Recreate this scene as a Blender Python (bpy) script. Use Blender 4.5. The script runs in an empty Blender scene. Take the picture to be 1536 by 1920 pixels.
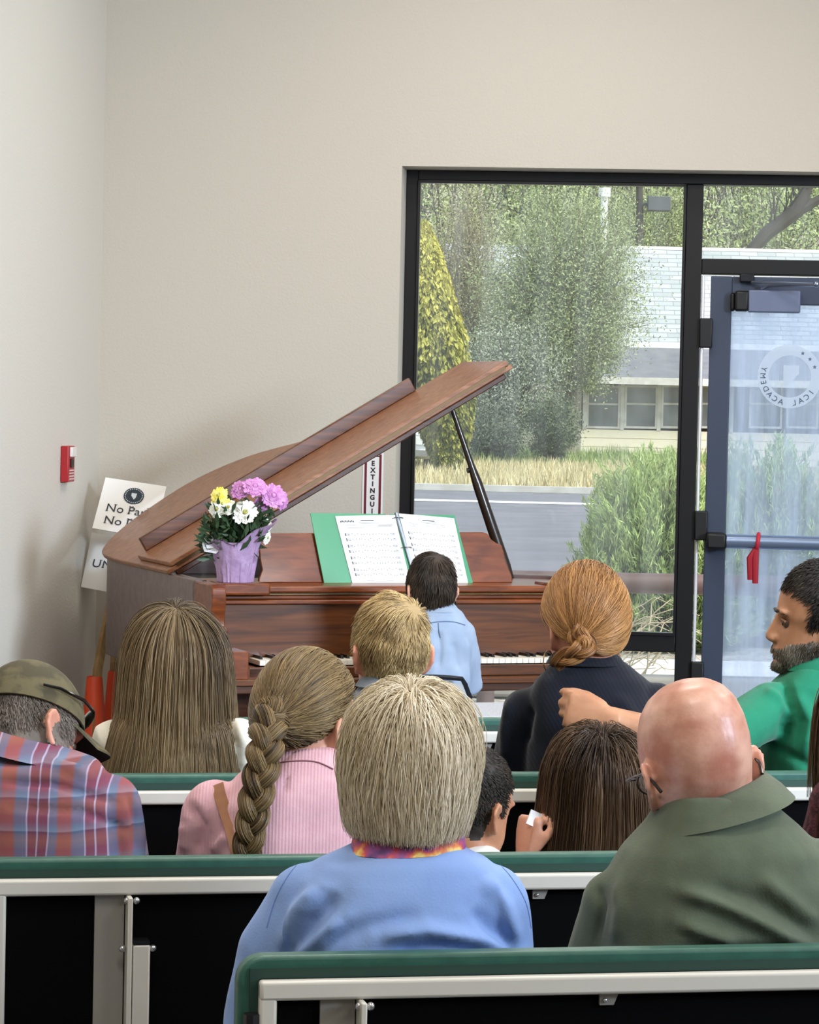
import bpy, bmesh, math, random
import numpy as np
from mathutils import Vector, Matrix

random.seed(7); RNG = np.random.default_rng(7)
PI = math.pi
COL = bpy.context.scene.collection
def rad(a): return math.radians(a)

# ------------------------------------------------------------------ camera model
FPX = 5480.0; CAMP = np.array((0.0, 0.0, 1.65))
PITCH = math.atan(200.0/FPX); ROLL = 0.022
_F = np.array((0, math.cos(PITCH), -math.sin(PITCH)))
_U0 = np.array((0, math.sin(PITCH), math.cos(PITCH))); _R0 = np.array((1.0, 0, 0))
_r = math.cos(ROLL)*_R0 + math.sin(ROLL)*_U0
_u = -math.sin(ROLL)*_R0 + math.cos(ROLL)*_U0
def ray(px, py): return _F + ((px-768)/FPX)*_r - ((py-960)/FPX)*_u
def P(px, py, Y):
    d = ray(px, py); return CAMP + d*(Y/d[1])
def onz(px, py, z):
    d = ray(px, py); return CAMP + d*((z-CAMP[2])/d[2])
def proj(p):
    q = np.asarray(p, float) - CAMP
    w = q @ _F
    return 768 + FPX*(q @ _r)/w, 960 - FPX*(q @ _u)/w

class Frame:
    """a local frame on the floor: x right, y away, z up, turned by yaw (counter-clockwise)"""
    def __init__(s, o, yaw):
        s.o = np.array(o, float); c, n = math.cos(yaw), math.sin(yaw); s.yaw = yaw
        s.X = np.array((c, n, 0)); s.Y = np.array((-n, c, 0)); s.Z = np.array((0, 0, 1.0))
    def w(s, x, y, z): return s.o + x*s.X + y*s.Y + z*s.Z
    def l(s, p):
        q = np.asarray(p)-s.o; return np.array((q @ s.X, q @ s.Y, q @ s.Z))
    def plane(s, px, py, pt, n):
        """hit of the pixel's ray with a plane given in local coordinates -> local point"""
        p0 = s.w(*pt); nn = n[0]*s.X+n[1]*s.Y+n[2]*s.Z; d = ray(px, py)
        return s.l(CAMP + d*(((p0-CAMP) @ nn)/(d @ nn)))
    def hy(s, px, py, y=0.0): return s.plane(px, py, (0, y, 0), (0, 1, 0))
    def hx(s, px, py, x=0.0): return s.plane(px, py, (x, 0, 0), (1, 0, 0))
    def hz(s, px, py, z=0.0): return s.plane(px, py, (0, 0, z), (0, 0, 1))

# ------------------------------------------------------------------ materials
def lin(c):
    if isinstance(c, str):
        c = [int(c[i:i+2], 16)/255 for i in (0, 2, 4)]
    return tuple(((x/12.92) if x <= 0.04045 else ((x+0.055)/1.055)**2.4) for x in c) + (1.0,)
MATS = {}
class NT:
    def __init__(s, m):
        s.t = m.node_tree; s.n = s.t.nodes; s.k = s.t.links
    def new(s, t, **kw):
        n = s.n.new(t)
        for k, v in kw.items(): setattr(n, k, v)
        return n
    def link(s, a, b): s.k.new(a, b)
def base_mat(name):
    m = bpy.data.materials.new(name); m.use_nodes = True
    g = NT(m); b = g.n['Principled BSDF']
    return m, g, b
def mat(name, col, rough=0.6, col2=None, nscale=8, bump=0.0, bscale=60, metal=0.0, coat=0.0, stretch=None,
        spec=0.5, sss=0.0, trans=0.0, tone=False, sheen=0.0, ramp=(0.35, 0.65), detail=4, bdist=0.002):
    """principled material with noise colour variation and noise bump, all in object space"""
    if name in MATS: return MATS[name]
    m, g, b = base_mat(name)
    b.inputs['Base Color'].default_value = lin(col)
    b.inputs['Roughness'].default_value = rough; b.inputs['Metallic'].default_value = metal
    b.inputs['Coat Weight'].default_value = coat; b.inputs['Coat Roughness'].default_value = 0.12
    b.inputs['Specular IOR Level'].default_value = spec
    if sheen: b.inputs['Sheen Weight'].default_value = sheen
    if sss:
        b.inputs['Subsurface Weight'].default_value = sss; b.inputs['Subsurface Radius'].default_value = (0.012, 0.005, 0.003)
        b.inputs['Subsurface Scale'].default_value = 0.6
    tc = g.new('ShaderNodeTexCoord'); mp = g.new('ShaderNodeMapping')
    g.link(tc.outputs['Object'], mp.inputs['Vector'])
    if stretch: mp.inputs['Scale'].default_value = stretch
    if col2 is not None:
        rp = g.new('ShaderNodeValToRGB')
        rp.color_ramp.elements[0].color = lin(col); rp.color_ramp.elements[1].color = lin(col2)
        if tone:
            at = g.new('ShaderNodeAttribute'); at.attribute_name = 'tone'
            rp.color_ramp.elements[0].position = 0.0; rp.color_ramp.elements[1].position = 1.0
            g.link(at.outputs['Fac'], rp.inputs['Fac'])
        else:
            nz = g.new('ShaderNodeTexNoise'); nz.inputs['Scale'].default_value = nscale; nz.inputs['Detail'].default_value = detail
            g.link(mp.outputs['Vector'], nz.inputs['Vector'])
            rp.color_ramp.elements[0].position, rp.color_ramp.elements[1].position = ramp
            g.link(nz.outputs['Fac'], rp.inputs['Fac'])
        g.link(rp.outputs['Color'], b.inputs['Base Color'])
    if bump:
        nb = g.new('ShaderNodeTexNoise'); nb.inputs['Scale'].default_value = bscale; nb.inputs['Detail'].default_value = 3
        g.link(mp.outputs['Vector'], nb.inputs['Vector'])
        bp = g.new('ShaderNodeBump'); bp.inputs['Strength'].default_value = bump; bp.inputs['Distance'].default_value = bdist
        g.link(nb.outputs['Fac'], bp.inputs['Height']); g.link(bp.outputs['Normal'], b.inputs['Normal'])
    MATS[name] = m
    return m
def glass_mat(name, tint, haze=0.0, rough=0.0, hazecol='FFFFFF'):
    m = bpy.data.materials.new(name); m.use_nodes = True; g = NT(m); g.n.clear()
    out = g.new('ShaderNodeOutputMaterial'); tr = g.new('ShaderNodeBsdfTransparent'); gl = g.new('ShaderNodeBsdfGlossy')
    tr.inputs['Color'].default_value = lin(tint); gl.inputs['Roughness'].default_value = rough
    fr = g.new('ShaderNodeFresnel'); fr.inputs['IOR'].default_value = 1.35
    mx = g.new('ShaderNodeMixShader'); g.link(fr.outputs['Fac'], mx.inputs['Fac'])
    g.link(tr.outputs[0], mx.inputs[1]); g.link(gl.outputs[0], mx.inputs[2]); last = mx
    if haze:
        df = g.new('ShaderNodeBsdfDiffuse'); df.inputs['Color'].default_value = lin(hazecol)
        tl = g.new('ShaderNodeBsdfTranslucent'); tl.inputs['Color'].default_value = lin(hazecol)
        ad = g.new('ShaderNodeMixShader'); ad.inputs['Fac'].default_value = 0.6
        g.link(df.outputs[0], ad.inputs[1]); g.link(tl.outputs[0], ad.inputs[2])
        m2 = g.new('ShaderNodeMixShader'); 
        tc = g.new('ShaderNodeTexCoord'); mp = g.new('ShaderNodeMapping'); mp.inputs['Scale'].default_value = (9, 9, 0.7)
        nz = g.new('ShaderNodeTexNoise'); nz.inputs['Scale'].default_value = 1.6; nz.inputs['Detail'].default_value = 5
        mr = g.new('ShaderNodeMapRange'); mr.inputs['From Min'].default_value = 0.35; mr.inputs['From Max'].default_value = 0.68
        mr.inputs['To Min'].default_value = haze*0.55; mr.inputs['To Max'].default_value = haze*1.5
        g.link(tc.outputs['Object'], mp.inputs['Vector']); g.link(mp.outputs[0], nz.inputs['Vector']); g.link(nz.outputs['Fac'], mr.inputs['Value'])
        g.link(mr.outputs[0], m2.inputs['Fac']); g.link(mx.outputs[0], m2.inputs[1]); g.link(ad.outputs[0], m2.inputs[2]); last = m2
    g.link(last.outputs[0], out.inputs['Surface'])
    return m

# ------------------------------------------------------------------ objects
ORG = {}
def tag(o, label=None, cat=None, group=None, kind=None):
    if label: o['label'] = label
    if cat: o['category'] = cat
    if group: o['group'] = group
    if kind: o['kind'] = kind
    return o
def thing(name, loc, label=None, cat=None, group=None, kind=None, rotz=0.0):
    o = bpy.data.objects.new(name, None); COL.objects.link(o)
    o.location = tuple(loc); o.rotation_euler = (0, 0, rotz); o.empty_display_size = 0.1
    ORG[o] = np.array(loc, float)
    return tag(o, label, cat, group, kind)
def link_mesh(name, me, mats, parent=None, smooth=True, angle=40, bevel=0.0, seg=2):
    o = bpy.data.objects.new(name, me); COL.objects.link(o)
    for m in (mats if isinstance(mats, (list, tuple)) else [mats]): me.materials.append(m)
    if smooth:
        me.polygons.foreach_set('use_smooth', np.ones(len(me.polygons), bool))
        if angle < 179: me.set_sharp_from_angle(angle=rad(angle))
    if parent is not None: o.parent = parent
    if bevel:
        b = o.modifiers.new('Bevel', 'BEVEL'); b.width = bevel; b.segments = seg; b.limit_method = 'ANGLE'; b.angle_limit = rad(35)
    return o
def fast_mesh(name, V, Q, tone=None, mi=None):
    """mesh from numpy arrays; Q is (n,k) with k corners per face"""
    me = bpy.data.meshes.new(name); V = np.ascontiguousarray(V, np.float32); Q = np.ascontiguousarray(Q, np.int32)
    n, k = Q.shape
    me.vertices.add(len(V)); me.vertices.foreach_set('co', V.ravel())
    me.loops.add(n*k); me.loops.foreach_set('vertex_index', Q.ravel())
    me.polygons.add(n); me.polygons.foreach_set('loop_start', np.arange(0, n*k, k, dtype=np.int32))
    if mi is not None: me.polygons.foreach_set('material_index', np.ascontiguousarray(mi, np.int32))
    if tone is not None:
        a = me.attributes.new('tone', 'FLOAT', 'POINT'); a.data.foreach_set('value', np.ascontiguousarray(tone, np.float32))
    me.update(calc_edges=True); me.validate()
    return me

class MB:
    def __init__(s): s.v = []; s.f = []; s.mi = []; s.cur = 0
    def add(s, vs, fs):
        b = len(s.v); s.v.extend([tuple(float(c) for c in p) for p in vs])
        for f in fs: s.f.append([i+b for i in f]); s.mi.append(s.cur)
        return s
    def bx(s, x0, x1, y0, y1, z0, z1, fr=None):
        vs = [(x, y, z) for z in (z0, z1) for y in (y0, y1) for x in (x0, x1)]
        if fr is not None: vs = [fr.w(*p) for p in vs]
        return s.add(vs, [(0, 2, 3, 1), (4, 5, 7, 6), (0, 1, 5, 4), (2, 6, 7, 3), (0, 4, 6, 2), (1, 3, 7, 5)])
    def hexa(s, b, t):
        """eight corners: bottom quad b and top quad t, both counter-clockwise from above"""
        return s.add(list(b)+list(t), [(3, 2, 1, 0), (4, 5, 6, 7), (0, 1, 5, 4), (1, 2, 6, 5), (2, 3, 7, 6), (3, 0, 4, 7)])
    def prism(s, poly, vec):
        n = len(poly); a = [np.array(p, float) for p in poly]; vec = np.array(vec, float)
        return s.add(a+[p+vec for p in a], [list(range(n))[::-1], list(range(n, 2*n))] +
                     [(i, (i+1) % n, n+(i+1) % n, n+i) for i in range(n)])
    def loft(s, rings, cap=True):
        n = len(rings[0]); vs = [p for r in rings for p in r]; fs = []
        for k in range(len(rings)-1):
            for i in range(n):
                j = (i+1) % n; fs.append((k*n+i, k*n+j, (k+1)*n+j, (k+1)*n+i))
        if cap:
            fs.append(list(range(n))[::-1]); fs.append([(len(rings)-1)*n+i for i in range(n)])
        return s.add(vs, fs)
    def tube(s, pts, r, n=8, cap=True, closed=False, flat=None):
        pts = [np.array(p, float) for p in pts]; m = len(pts)
        rs = r if isinstance(r, (list, tuple, np.ndarray)) else [r]*m
        rings = []; prev = None
        for i, p in enumerate(pts):
            a = pts[(i-1) % m] if (closed or i > 0) else p; b = pts[(i+1) % m] if (closed or i < m-1) else p
            t = b-a; t = t/(np.linalg.norm(t)+1e-12)
            if prev is None:
                ref = np.array((0, 0, 1.0)) if abs(t[2]) < 0.9 else np.array((1.0, 0, 0))
                n1 = np.cross(t, ref)
            else: n1 = prev - t*(prev @ t)
            n1 /= np.linalg.norm(n1)+1e-12; n2 = np.cross(t, n1); prev = n1
            rr = rs[i]; fy = 1.0 if flat is None else flat
            rings.append([p + rr*(math.cos(2*PI*k/n)*n1 + fy*math.sin(2*PI*k/n)*n2) for k in range(n)])
        if closed: rings.append(rings[0]); return s.loft(rings, cap=False)
        return s.loft(rings, cap)
    def ell(s, c, r, R=None, nu=18, nv=12):
        c = np.array(c, float); r = np.array(r if hasattr(r, '__len__') else (r, r, r), float); rings = []
        for j in range(1, nv):
            a = PI*j/nv
            ring = []
            for i in range(nu):
                p = np.array((math.sin(a)*math.cos(2*PI*i/nu), math.sin(a)*math.sin(2*PI*i/nu), -math.cos(a)))*r
                ring.append(c + (R @ p if R is not None else p))
            rings.append(ring)
        b = len(s.v); s.loft(rings, cap=False)
        p0 = np.array((0, 0, -r[2])); p1 = np.array((0, 0, r[2]))
        if R is not None: p0, p1 = R @ p0, R @ p1
        n = len(s.v); s.v.extend([tuple(c+p0), tuple(c+p1)])
        for i in range(nu):
            s.f.append([b+(i+1) % nu, b+i, n]); s.mi.append(s.cur)
            k = b+(nv-2)*nu; s.f.append([k+i, k+(i+1) % nu, n+1]); s.mi.append(s.cur)
        return s
    def lathe(s, c, prof, n=24, cap=True):
        c = np.array(c, float)
        return s.loft([[c+np.array((r*math.cos(2*PI*i/n), r*math.sin(2*PI*i/n), z)) for i in range(n)] for r, z in prof], cap)
    def mesh(s, name='m', off=None):
        me = bpy.data.meshes.new(name)
        v = s.v if off is None else [(p[0]-off[0], p[1]-off[1], p[2]-off[2]) for p in s.v]
        me.from_pydata(v, [], s.f); me.polygons.foreach_set('material_index', np.array(s.mi, np.int32)); me.update()
        return me
    def build(s, name, mats, parent=None, world=True, fix=True, **kw):
        off = ORG.get(parent) if (parent is not None and world) else None
        me = s.mesh(name, off)
        if fix:
            bm = bmesh.new(); bm.from_mesh(me); bmesh.ops.recalc_face_normals(bm, faces=bm.faces); bm.to_mesh(me); bm.free()
        o = link_mesh(name, me, mats, parent, **kw)
        if parent is not None: ORG[o] = ORG.get(parent, np.zeros(3)) if world else np.zeros(3)
        return o
def remesh(mb, voxel, smooth=6, fac=0.5):
    """fuse overlapping closed shells into one continuous skin -> (verts, mesh)"""
    me = mb.mesh('tmp'); o = bpy.data.objects.new('tmp', me); COL.objects.link(o)
    bm = bmesh.new(); bm.from_mesh(me); bmesh.ops.recalc_face_normals(bm, faces=bm.faces); bm.to_mesh(me); bm.free()
    r = o.modifiers.new('R', 'REMESH'); r.mode = 'VOXEL'; r.voxel_size = voxel
    if smooth:
        sm = o.modifiers.new('S', 'SMOOTH'); sm.factor = fac; sm.iterations = smooth
    dg = bpy.context.evaluated_depsgraph_get(); dg.update()
    out = bpy.data.meshes.new_from_object(o.evaluated_get(dg))
    bpy.data.objects.remove(o); bpy.data.meshes.remove(me)
    return out
def get_v(me):
    a = np.empty(len(me.vertices)*3, np.float32); me.vertices.foreach_get('co', a); return a.reshape(-1, 3).astype(float)
def get_n(me):
    a = np.empty(len(me.vertices)*3, np.float32); me.vertex_normals.foreach_get('vector', a); return a.reshape(-1, 3).astype(float)
def set_v(me, v): me.vertices.foreach_set('co', np.ascontiguousarray(v, np.float32).ravel()); me.update()
def unit(v): return v/(np.linalg.norm(v, axis=-1, keepdims=True)+1e-12)
def rotm(yaw=0, pitch=0, roll=0):
    """yaw counter-clockwise seen from above, pitch down, roll to the right; degrees"""
    return np.array(Matrix.Rotation(rad(yaw), 3, 'Z') @ Matrix.Rotation(-rad(pitch), 3, 'X') @ Matrix.Rotation(rad(roll), 3, 'Y'))
def text_mb(mb, s, size, org, ex, ez, align='LEFT', depth=0.0006, weight=0.0):
    """raised lettering: org is the base point, ex the reading direction, ez up"""
    cu = bpy.data.curves.new('t', 'FONT'); cu.body = s; cu.size = size; cu.align_x = align; cu.extrude = depth; cu.offset = weight
    cu.resolution_u = 3
    o = bpy.data.objects.new('t', cu); COL.objects.link(o)
    dg = bpy.context.evaluated_depsgraph_get(); dg.update()
    me = bpy.data.meshes.new_from_object(o.evaluated_get(dg))
    ex = np.array(ex, float); ez = np.array(ez, float); en = np.cross(ex, ez); org = np.array(org, float)
    vs = [org + v.co.x*ex + v.co.y*ez + v.co.z*en for v in me.vertices]
    mb.add(vs, [list(p.vertices) for p in me.polygons])
    bpy.data.objects.remove(o); bpy.data.curves.remove(cu); bpy.data.meshes.remove(me)
def strand_mesh(paths, r, tone, off=None, taper=0.35, sides=3):
    """(S,N,3) paths -> thin prisms"""
    S, N, _ = paths.shape
    T = unit(np.gradient(paths, axis=1)); ref = unit(RNG.normal(size=(S, 1, 3)))
    n1 = unit(np.cross(T, ref)); n2 = np.cross(T, n1)
    rr = np.broadcast_to(np.asarray(r, float).reshape(-1, 1) if np.ndim(r) else np.full((S, 1), r), (S, N)).copy()
    k = np.linspace(0, 1, N); rr *= np.where(k > 0.7, 1-(1-taper)*(k-0.7)/0.3, 1.0)[None]
    ring = [paths + rr[..., None]*(math.cos(2*PI*i/sides)*n1 + math.sin(2*PI*i/sides)*n2) for i in range(sides)]
    V = np.stack(ring, 2)
    if off is not None: V = V - off
    idx = np.arange(S*N*sides).reshape(S, N, sides); a = idx[:, :-1]; b = idx[:, 1:]
    Q = np.stack([a, np.roll(a, -1, 2), np.roll(b, -1, 2), b], -1).reshape(-1, 4)
    return fast_mesh('hair', V.reshape(-1, 3), Q, np.repeat(tone, N*sides) if np.ndim(tone) == 1 else np.repeat(np.asarray(tone).ravel(), sides))
def leaf_mesh(C, size, aspect, tone, off=None, drop=0.0, dirs=None):
    """a small folded leaf (two triangles sharing a rib) at every point"""
    n = len(C); d = unit(RNG.normal(size=(n, 3)) + np.array((0, 0, -drop))) if dirs is None else unit(dirs)
    s = unit(np.cross(d, RNG.normal(size=(n, 3)))); up = np.cross(d, s)
    L = (size*RNG.uniform(0.6, 1.3, n))[:, None]; W = L*aspect
    p = [C-d*L*0.5, C+s*W*0.5+up*W*0.18, C+d*L*0.5, C-s*W*0.5+up*W*0.18]
    V = np.stack(p, 1)
    if off is not None: V = V-off
    i = np.arange(n)*4
    Q = np.concatenate([np.stack([i, i+1, i+2], 1), np.stack([i, i+2, i+3], 1)])
    return fast_mesh('leaves', V.reshape(-1, 3), Q, np.repeat(tone, 4))
# ================================================================== ROOM
W = Frame(P(188, 700, 12.9)*np.array((1, 1, 0)), rad(-5.5))
CEIL = 4.1
wall_m = mat('wall_paint', 'C8BFB1', 0.75, bump=0.35, bscale=95, bdist=0.004, spec=0.25)
wall_l = mat('wall_paint_left_lit', 'CFC9BE', 0.75, bump=0.35, bscale=95, bdist=0.004, spec=0.25)  # same paint as the back wall, coloured lighter for the light falling here
ceil_m = mat('ceiling_tile', 'EDEBE6', 0.9)
carpet = mat('carpet', '55565A', 0.95, col2='6E6F72', nscale=180, bump=0.4, bscale=300)
frame_m = mat('dark_bronze_frame', '131214', 0.38, spec=0.4)
door_m = mat('door_sky_sheen', '3D4659', 0.35, spec=0.5)  # blue-grey colour includes the daylight reflected by the stiles
alu = mat('brushed_aluminium', 'B9BDC6', 0.32, metal=0.85)
white_m = mat('white_plastic', 'F2F1EE', 0.4)
black_m = mat('black_plastic', '0D0D0F', 0.45)

TH = 0.28                       # wall thickness
FY = 0.20                       # the frame sits this far into the wall
def wx(px, py, y=0.0): return W.hy(px, py, y)[0]
def wz(px, py, y=0.0): return W.hy(px, py, y)[2]
xo = wx(747, 640); zo = wz(1000, 314.5)
XR = 7.6                        # right end of the storefront opening, right wall at 9
m = MB()
m.bx(-0.15, xo, 0, TH, 0, CEIL, W); m.bx(xo, XR, 0, TH, zo, CEIL, W); m.bx(XR, 9.0, 0, TH, 0, CEIL, W)
tag(m.build('wall_back', wall_m, smooth=False), kind='structure')
m = MB(); m.bx(-0.15, 0, -16.5, 0, 0, CEIL, W); tag(m.build('wall_left', wall_l, smooth=False), kind='structure')
m = MB(); m.bx(9.0, 9.15, -16.5, TH, 0, CEIL, W); tag(m.build('wall_right', wall_m, smooth=False), kind='structure')
m = MB(); m.bx(-0.15, 9.15, -16.65, -16.5, 0, CEIL, W); tag(m.build('wall_rear', wall_m, smooth=False), kind='structure')
m = MB(); m.bx(-0.15, 9.15, -16.65, TH, CEIL, CEIL+0.1, W); tag(m.build('ceiling', ceil_m, smooth=False), kind='structure')
m = MB(); m.bx(-0.15, 9.15, -16.65, TH, -0.1, 0, W); tag(m.build('floor', carpet, smooth=False), kind='structure')
m = MB(); m.bx(0.0, xo, -0.012, 0, 0, 0.1, W); tag(m.build('baseboard_back', frame_m, smooth=False), kind='structure')
m = MB(); m.bx(0.0, 0.012, -16.4, -0.012, 0, 0.1, W); tag(m.build('baseboard_left', frame_m, smooth=False), kind='structure')

# ---- storefront frame and panes
jx0, jx1 = wx(756, 640, FY), wx(778, 640, FY)
mx0, mx1 = wx(1279, 700, FY), wx(1311, 700, FY)
zt = wz(1000, 341, FY); trz0, trz1 = wz(1400, 515, FY), wz(1400, 486, FY)
rz0, rz1 = wz(1215, 1222, FY), wz(1215, 1191, FY)
DW = 1.04                       # door leaf
dx0 = wx(1329, 700, FY); dx1 = dx0 + DW
nx0, nx1 = dx1+0.025, dx1+0.10
win = thing('window_1', W.w((jx0+mx1)/2, FY, 0), kind='structure')
m = MB(); f0, f1 = FY, FY+0.11
m.bx(xo, jx1, f0, f1, 0, zo, W); m.bx(jx1, nx1, f0, f1, zt, zo, W); m.bx(mx0, mx1, f0, f1, 0, zt, W)
m.bx(mx1, nx0, f0, f1, trz0, trz1, W); m.bx(nx0, nx1, f0, f1, 0, zt, W)
m.bx(jx1, mx0, f0, f1, rz0, rz1, W); m.bx(jx1, mx0, f0, f1, 0.0, 0.11, W)
m.build('window_frame', frame_m, win, bevel=0.004)
m = MB(); m.bx(jx1, jx1+0.012, f0-0.012, f0+0.02, rz1, zt, W); m.bx(jx1, mx0, f0-0.012, f0+0.02, zt-0.012, zt, W)
m.bx(mx0-0.012, mx0, f0-0.012, f0+0.02, rz1, zt, W); m.bx(jx1, mx0, f0-0.014, f0+0.02, rz1, rz1+0.014, W)
m.build('glazing_bead', mat('bead', '1A191B', 0.3), win)
glass = glass_mat('window_glass', 'F6FAF8', haze=0.06)
for a in ((jx1, mx0, rz1, zt), (jx1, mx0, 0.11, rz0), (mx1, nx0, trz1, zt)):
    m = MB(); m.bx(a[0], a[1], f0+0.05, f0+0.056, a[2], a[3], W); m.build('pane', glass, win, smooth=False)
win2 = thing('window_2', W.w((nx1+XR)/2, FY, 0), kind='structure')
m = MB(); m.bx(nx1, XR, f0, f1, zt, zo, W); m.bx(XR-0.06, XR, f0, f1, 0, zt, W); m.bx(nx1, XR-0.06, f0, f1, 0, 0.11, W)
m.bx((nx1+XR)/2-0.03, (nx1+XR)/2+0.03, f0, f1, 0.11, zt, W)
m.build('window_frame', frame_m, win2)
m = MB(); m.bx(nx1, XR-0.06, f0+0.05, f0+0.056, 0.11, zt, W); m.build('pane', glass, win2, smooth=False)

# ---- glass door
D0 = FY+0.01; D1 = D0+0.05
door = thing('door_1', W.w((dx0+dx1)/2, D0, 0), kind='structure')
gx0 = wx(1369, 700, D0); gz1 = wz(1450, 571, D0); sw = gx0-dx0
m = MB(); zd = trz0-0.008
m.bx(dx0, gx0, D0, D1, 0.02, zd, W); m.bx(dx1-sw, dx1, D0, D1, 0.02, zd, W); m.bx(gx0, dx1-sw, D0, D1, gz1, zd, W); m.bx(gx0, dx1-sw, D0, D1, 0.02, 0.24, W)
m.build('door_frame', door_m, door, bevel=0.004)
dglass = glass_mat('door_glass', 'EAF2FA', haze=0.40, hazecol='E4EEFB')  # hazy bluish reflection put into the pane as a milky colour
m = MB(); m.bx(gx0, dx1-sw, D0+0.02, D0+0.026, 0.24, gz1, W); m.build('pane', dglass, door, smooth=False)
# hinge stile with its glint put into a near-white colour, broken by the black pivots
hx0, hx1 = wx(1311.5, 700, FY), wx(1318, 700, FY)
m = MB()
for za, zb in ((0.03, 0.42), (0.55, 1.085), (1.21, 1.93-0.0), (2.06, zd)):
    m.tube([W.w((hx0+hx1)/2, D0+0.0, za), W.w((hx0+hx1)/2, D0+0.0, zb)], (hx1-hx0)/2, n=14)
m.build('hinge_stile', mat('stile_glint_white', 'F4F6FA', 0.25, metal=0.3, spec=0.8), door)
for za in (0.42, 1.085, 1.93):
    m = MB(); m.bx(hx0-0.004, dx0+0.012, D0-0.035, D0+0.02, za, za+0.13, W); m.build('hinge', black_m, door, bevel=0.006)
# closer
def dbox(px0, py0, px1, py1, ya, yb):
    a = W.hy(px0, py1, ya); b = W.hy(px1, py0, ya); return (a[0], b[0], ya, yb, a[2], b[2])
cy = D0-0.075
cl = MB(); cl.bx(*dbox(1403, 545, 1502, 585, cy, D0+0.001), W)
clo = cl.build('door_closer', mat('closer_grey', '6E7690', 0.4, metal=0.2), door, bevel=0.006)
cb = MB(); cb.bx(*dbox(1378, 545, 1405, 583, cy-0.003, D0), W); cb.bx(*dbox(1369, 549, 1380, 583, cy+0.02, D0), W)
cb.build('closer_cap', black_m, clo, bevel=0.01)
cb = MB(); cb.bx(*dbox(1387, 513, 1415, 529, D0-0.05, D0-0.002), W); cb.build('arm_bracket', mat('dark_metal', '2A2B30', 0.4, metal=0.7), clo, bevel=0.006)
cb = MB(); ay = cy+0.03
cb.tube([W.w(*W.hy(1410, 529, ay)), W.w(*W.hy(1532, 533, ay-0.22))], 0.006, n=8)
cb.tube([W.w(*W.hy(1428, 541, ay)), W.w(*W.hy(1440, 536, ay-0.01)), W.w(*W.hy(1530, 534, ay-0.22))], 0.008, n=8)
cb.ell(W.w(*W.hy(1531, 533, ay-0.22)), 0.014)
cb.build('closer_arm', mat('arm_steel', '9AA3B8', 0.3, metal=0.9), clo)
# panic bar
pz = wz(1450, 1017, D0-0.07); py_ = D0-0.075
bar = MB(); rings = []
xa, xb = wx(1361, 1017, py_), dx1-0.05
for x in (xa, xb):
    rings.append([W.w(x, py_+0.026*math.cos(t), pz+0.031*math.sin(t)) for t in np.linspace(0, 2*PI, 20, endpoint=False)])
bar.loft(rings); bo = bar.build('panic_bar', mat('bar_aluminium', '8FA0BD', 0.3, metal=0.75), door)
m = MB(); m.bx(wx(1324, 1017, py_), xa+0.004, py_-0.035, D0, pz-0.036, pz+0.036, W); m.build('bar_end_cap', black_m, bo, bevel=0.012)
m = MB(); m.bx(dx1-0.05, dx1-0.01, py_-0.035, D0, pz-0.036, pz+0.036, W); m.build('bar_end_cap', black_m, bo, bevel=0.012)
# frosted seal on the door glass (seen from behind, so mirrored)
def frosted(name, c, a):
    m = bpy.data.materials.new(name); m.use_nodes = True; g = NT(m); g.n.clear()
    out = g.new('ShaderNodeOutputMaterial'); t = g.new('ShaderNodeBsdfTransparent'); d = g.new('ShaderNodeBsdfDiffuse'); tl = g.new('ShaderNodeBsdfTranslucent')
    d.inputs['Color'].default_value = lin(c); tl.inputs['Color'].default_value = lin(c)
    x1 = g.new('ShaderNodeMixShader'); x1.inputs['Fac'].default_value = 0.75; x2 = g.new('ShaderNodeMixShader'); x2.inputs['Fac'].default_value = a
    g.link(d.outputs[0], x1.inputs[1]); g.link(tl.outputs[0], x1.inputs[2]); g.link(t.outputs[0], x2.inputs[1]); g.link(x1.outputs[0], x2.inputs[2]); g.link(x2.outputs[0], out.inputs['Surface'])
    return m
frost = frosted('frosted_film', 'FAFCFF', 0.85); frost2 = frosted('clear_letter', '5B6B80', 0.75)
sy = D0+0.0185; sc = W.hy(1481, 706, sy); SR = 0.140
def arc_text(mb, txt, c, r, a0, a1, size, y, fr, mirror=False, inward=False):
    n = len(txt)
    for i, ch in enumerate(txt):
        if ch == ' ': continue
        a = a0+(a1-a0)*i/max(1, n-1)
        rv = np.array((math.cos(a), 0, math.sin(a))); tv = np.array((math.sin(a), 0, -math.cos(a)))
        up = -rv if inward else rv; ex = -tv if inward else tv
        if mirror: ex = -ex
        p = np.array((c[0], y, c[2])) + rv*r
        tow = lambda v: v[0]*fr.X+v[1]*fr.Y+v[2]*fr.Z
        text_mb(mb, ch, size, fr.w(*(p-up*size*0.35)), tow(ex), tow(up), 'CENTER', 0.0003)
m = MB(); N = 48
r0, r1 = SR*0.66, SR
for i in range(N):
    a, b = 2*PI*i/N, 2*PI*(i+1)/N
    if 0.12 < (a/(2*PI)) < 0.40 and False: continue
    q = [(sc[0]+r*math.cos(t), sy, sc[2]+r*math.sin(t)) for r, t in ((r0, a), (r1, a), (r1, b), (r0, b))]
    m.add([W.w(*p) for p in q], [(0, 1, 2, 3)])
nev = [(-0.32, 0.52), (0.46, 0.52), (0.46, 0.10), (-0.18, -0.60), (-0.32, -0.46)]
m.add([W.w(sc[0]+x*SR*0.62, sy, sc[2]+z*SR*0.62+0.004) for x, z in nev], [tuple(range(5))])
seal = m.build('glass_seal', frost, door, smooth=False)
m = MB(); arc_text(m, 'ICAL ACADEMY', sc, SR*0.83, rad(-35), rad(-195), 0.034, sy-0.001, W, mirror=True, inward=True)
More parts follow.
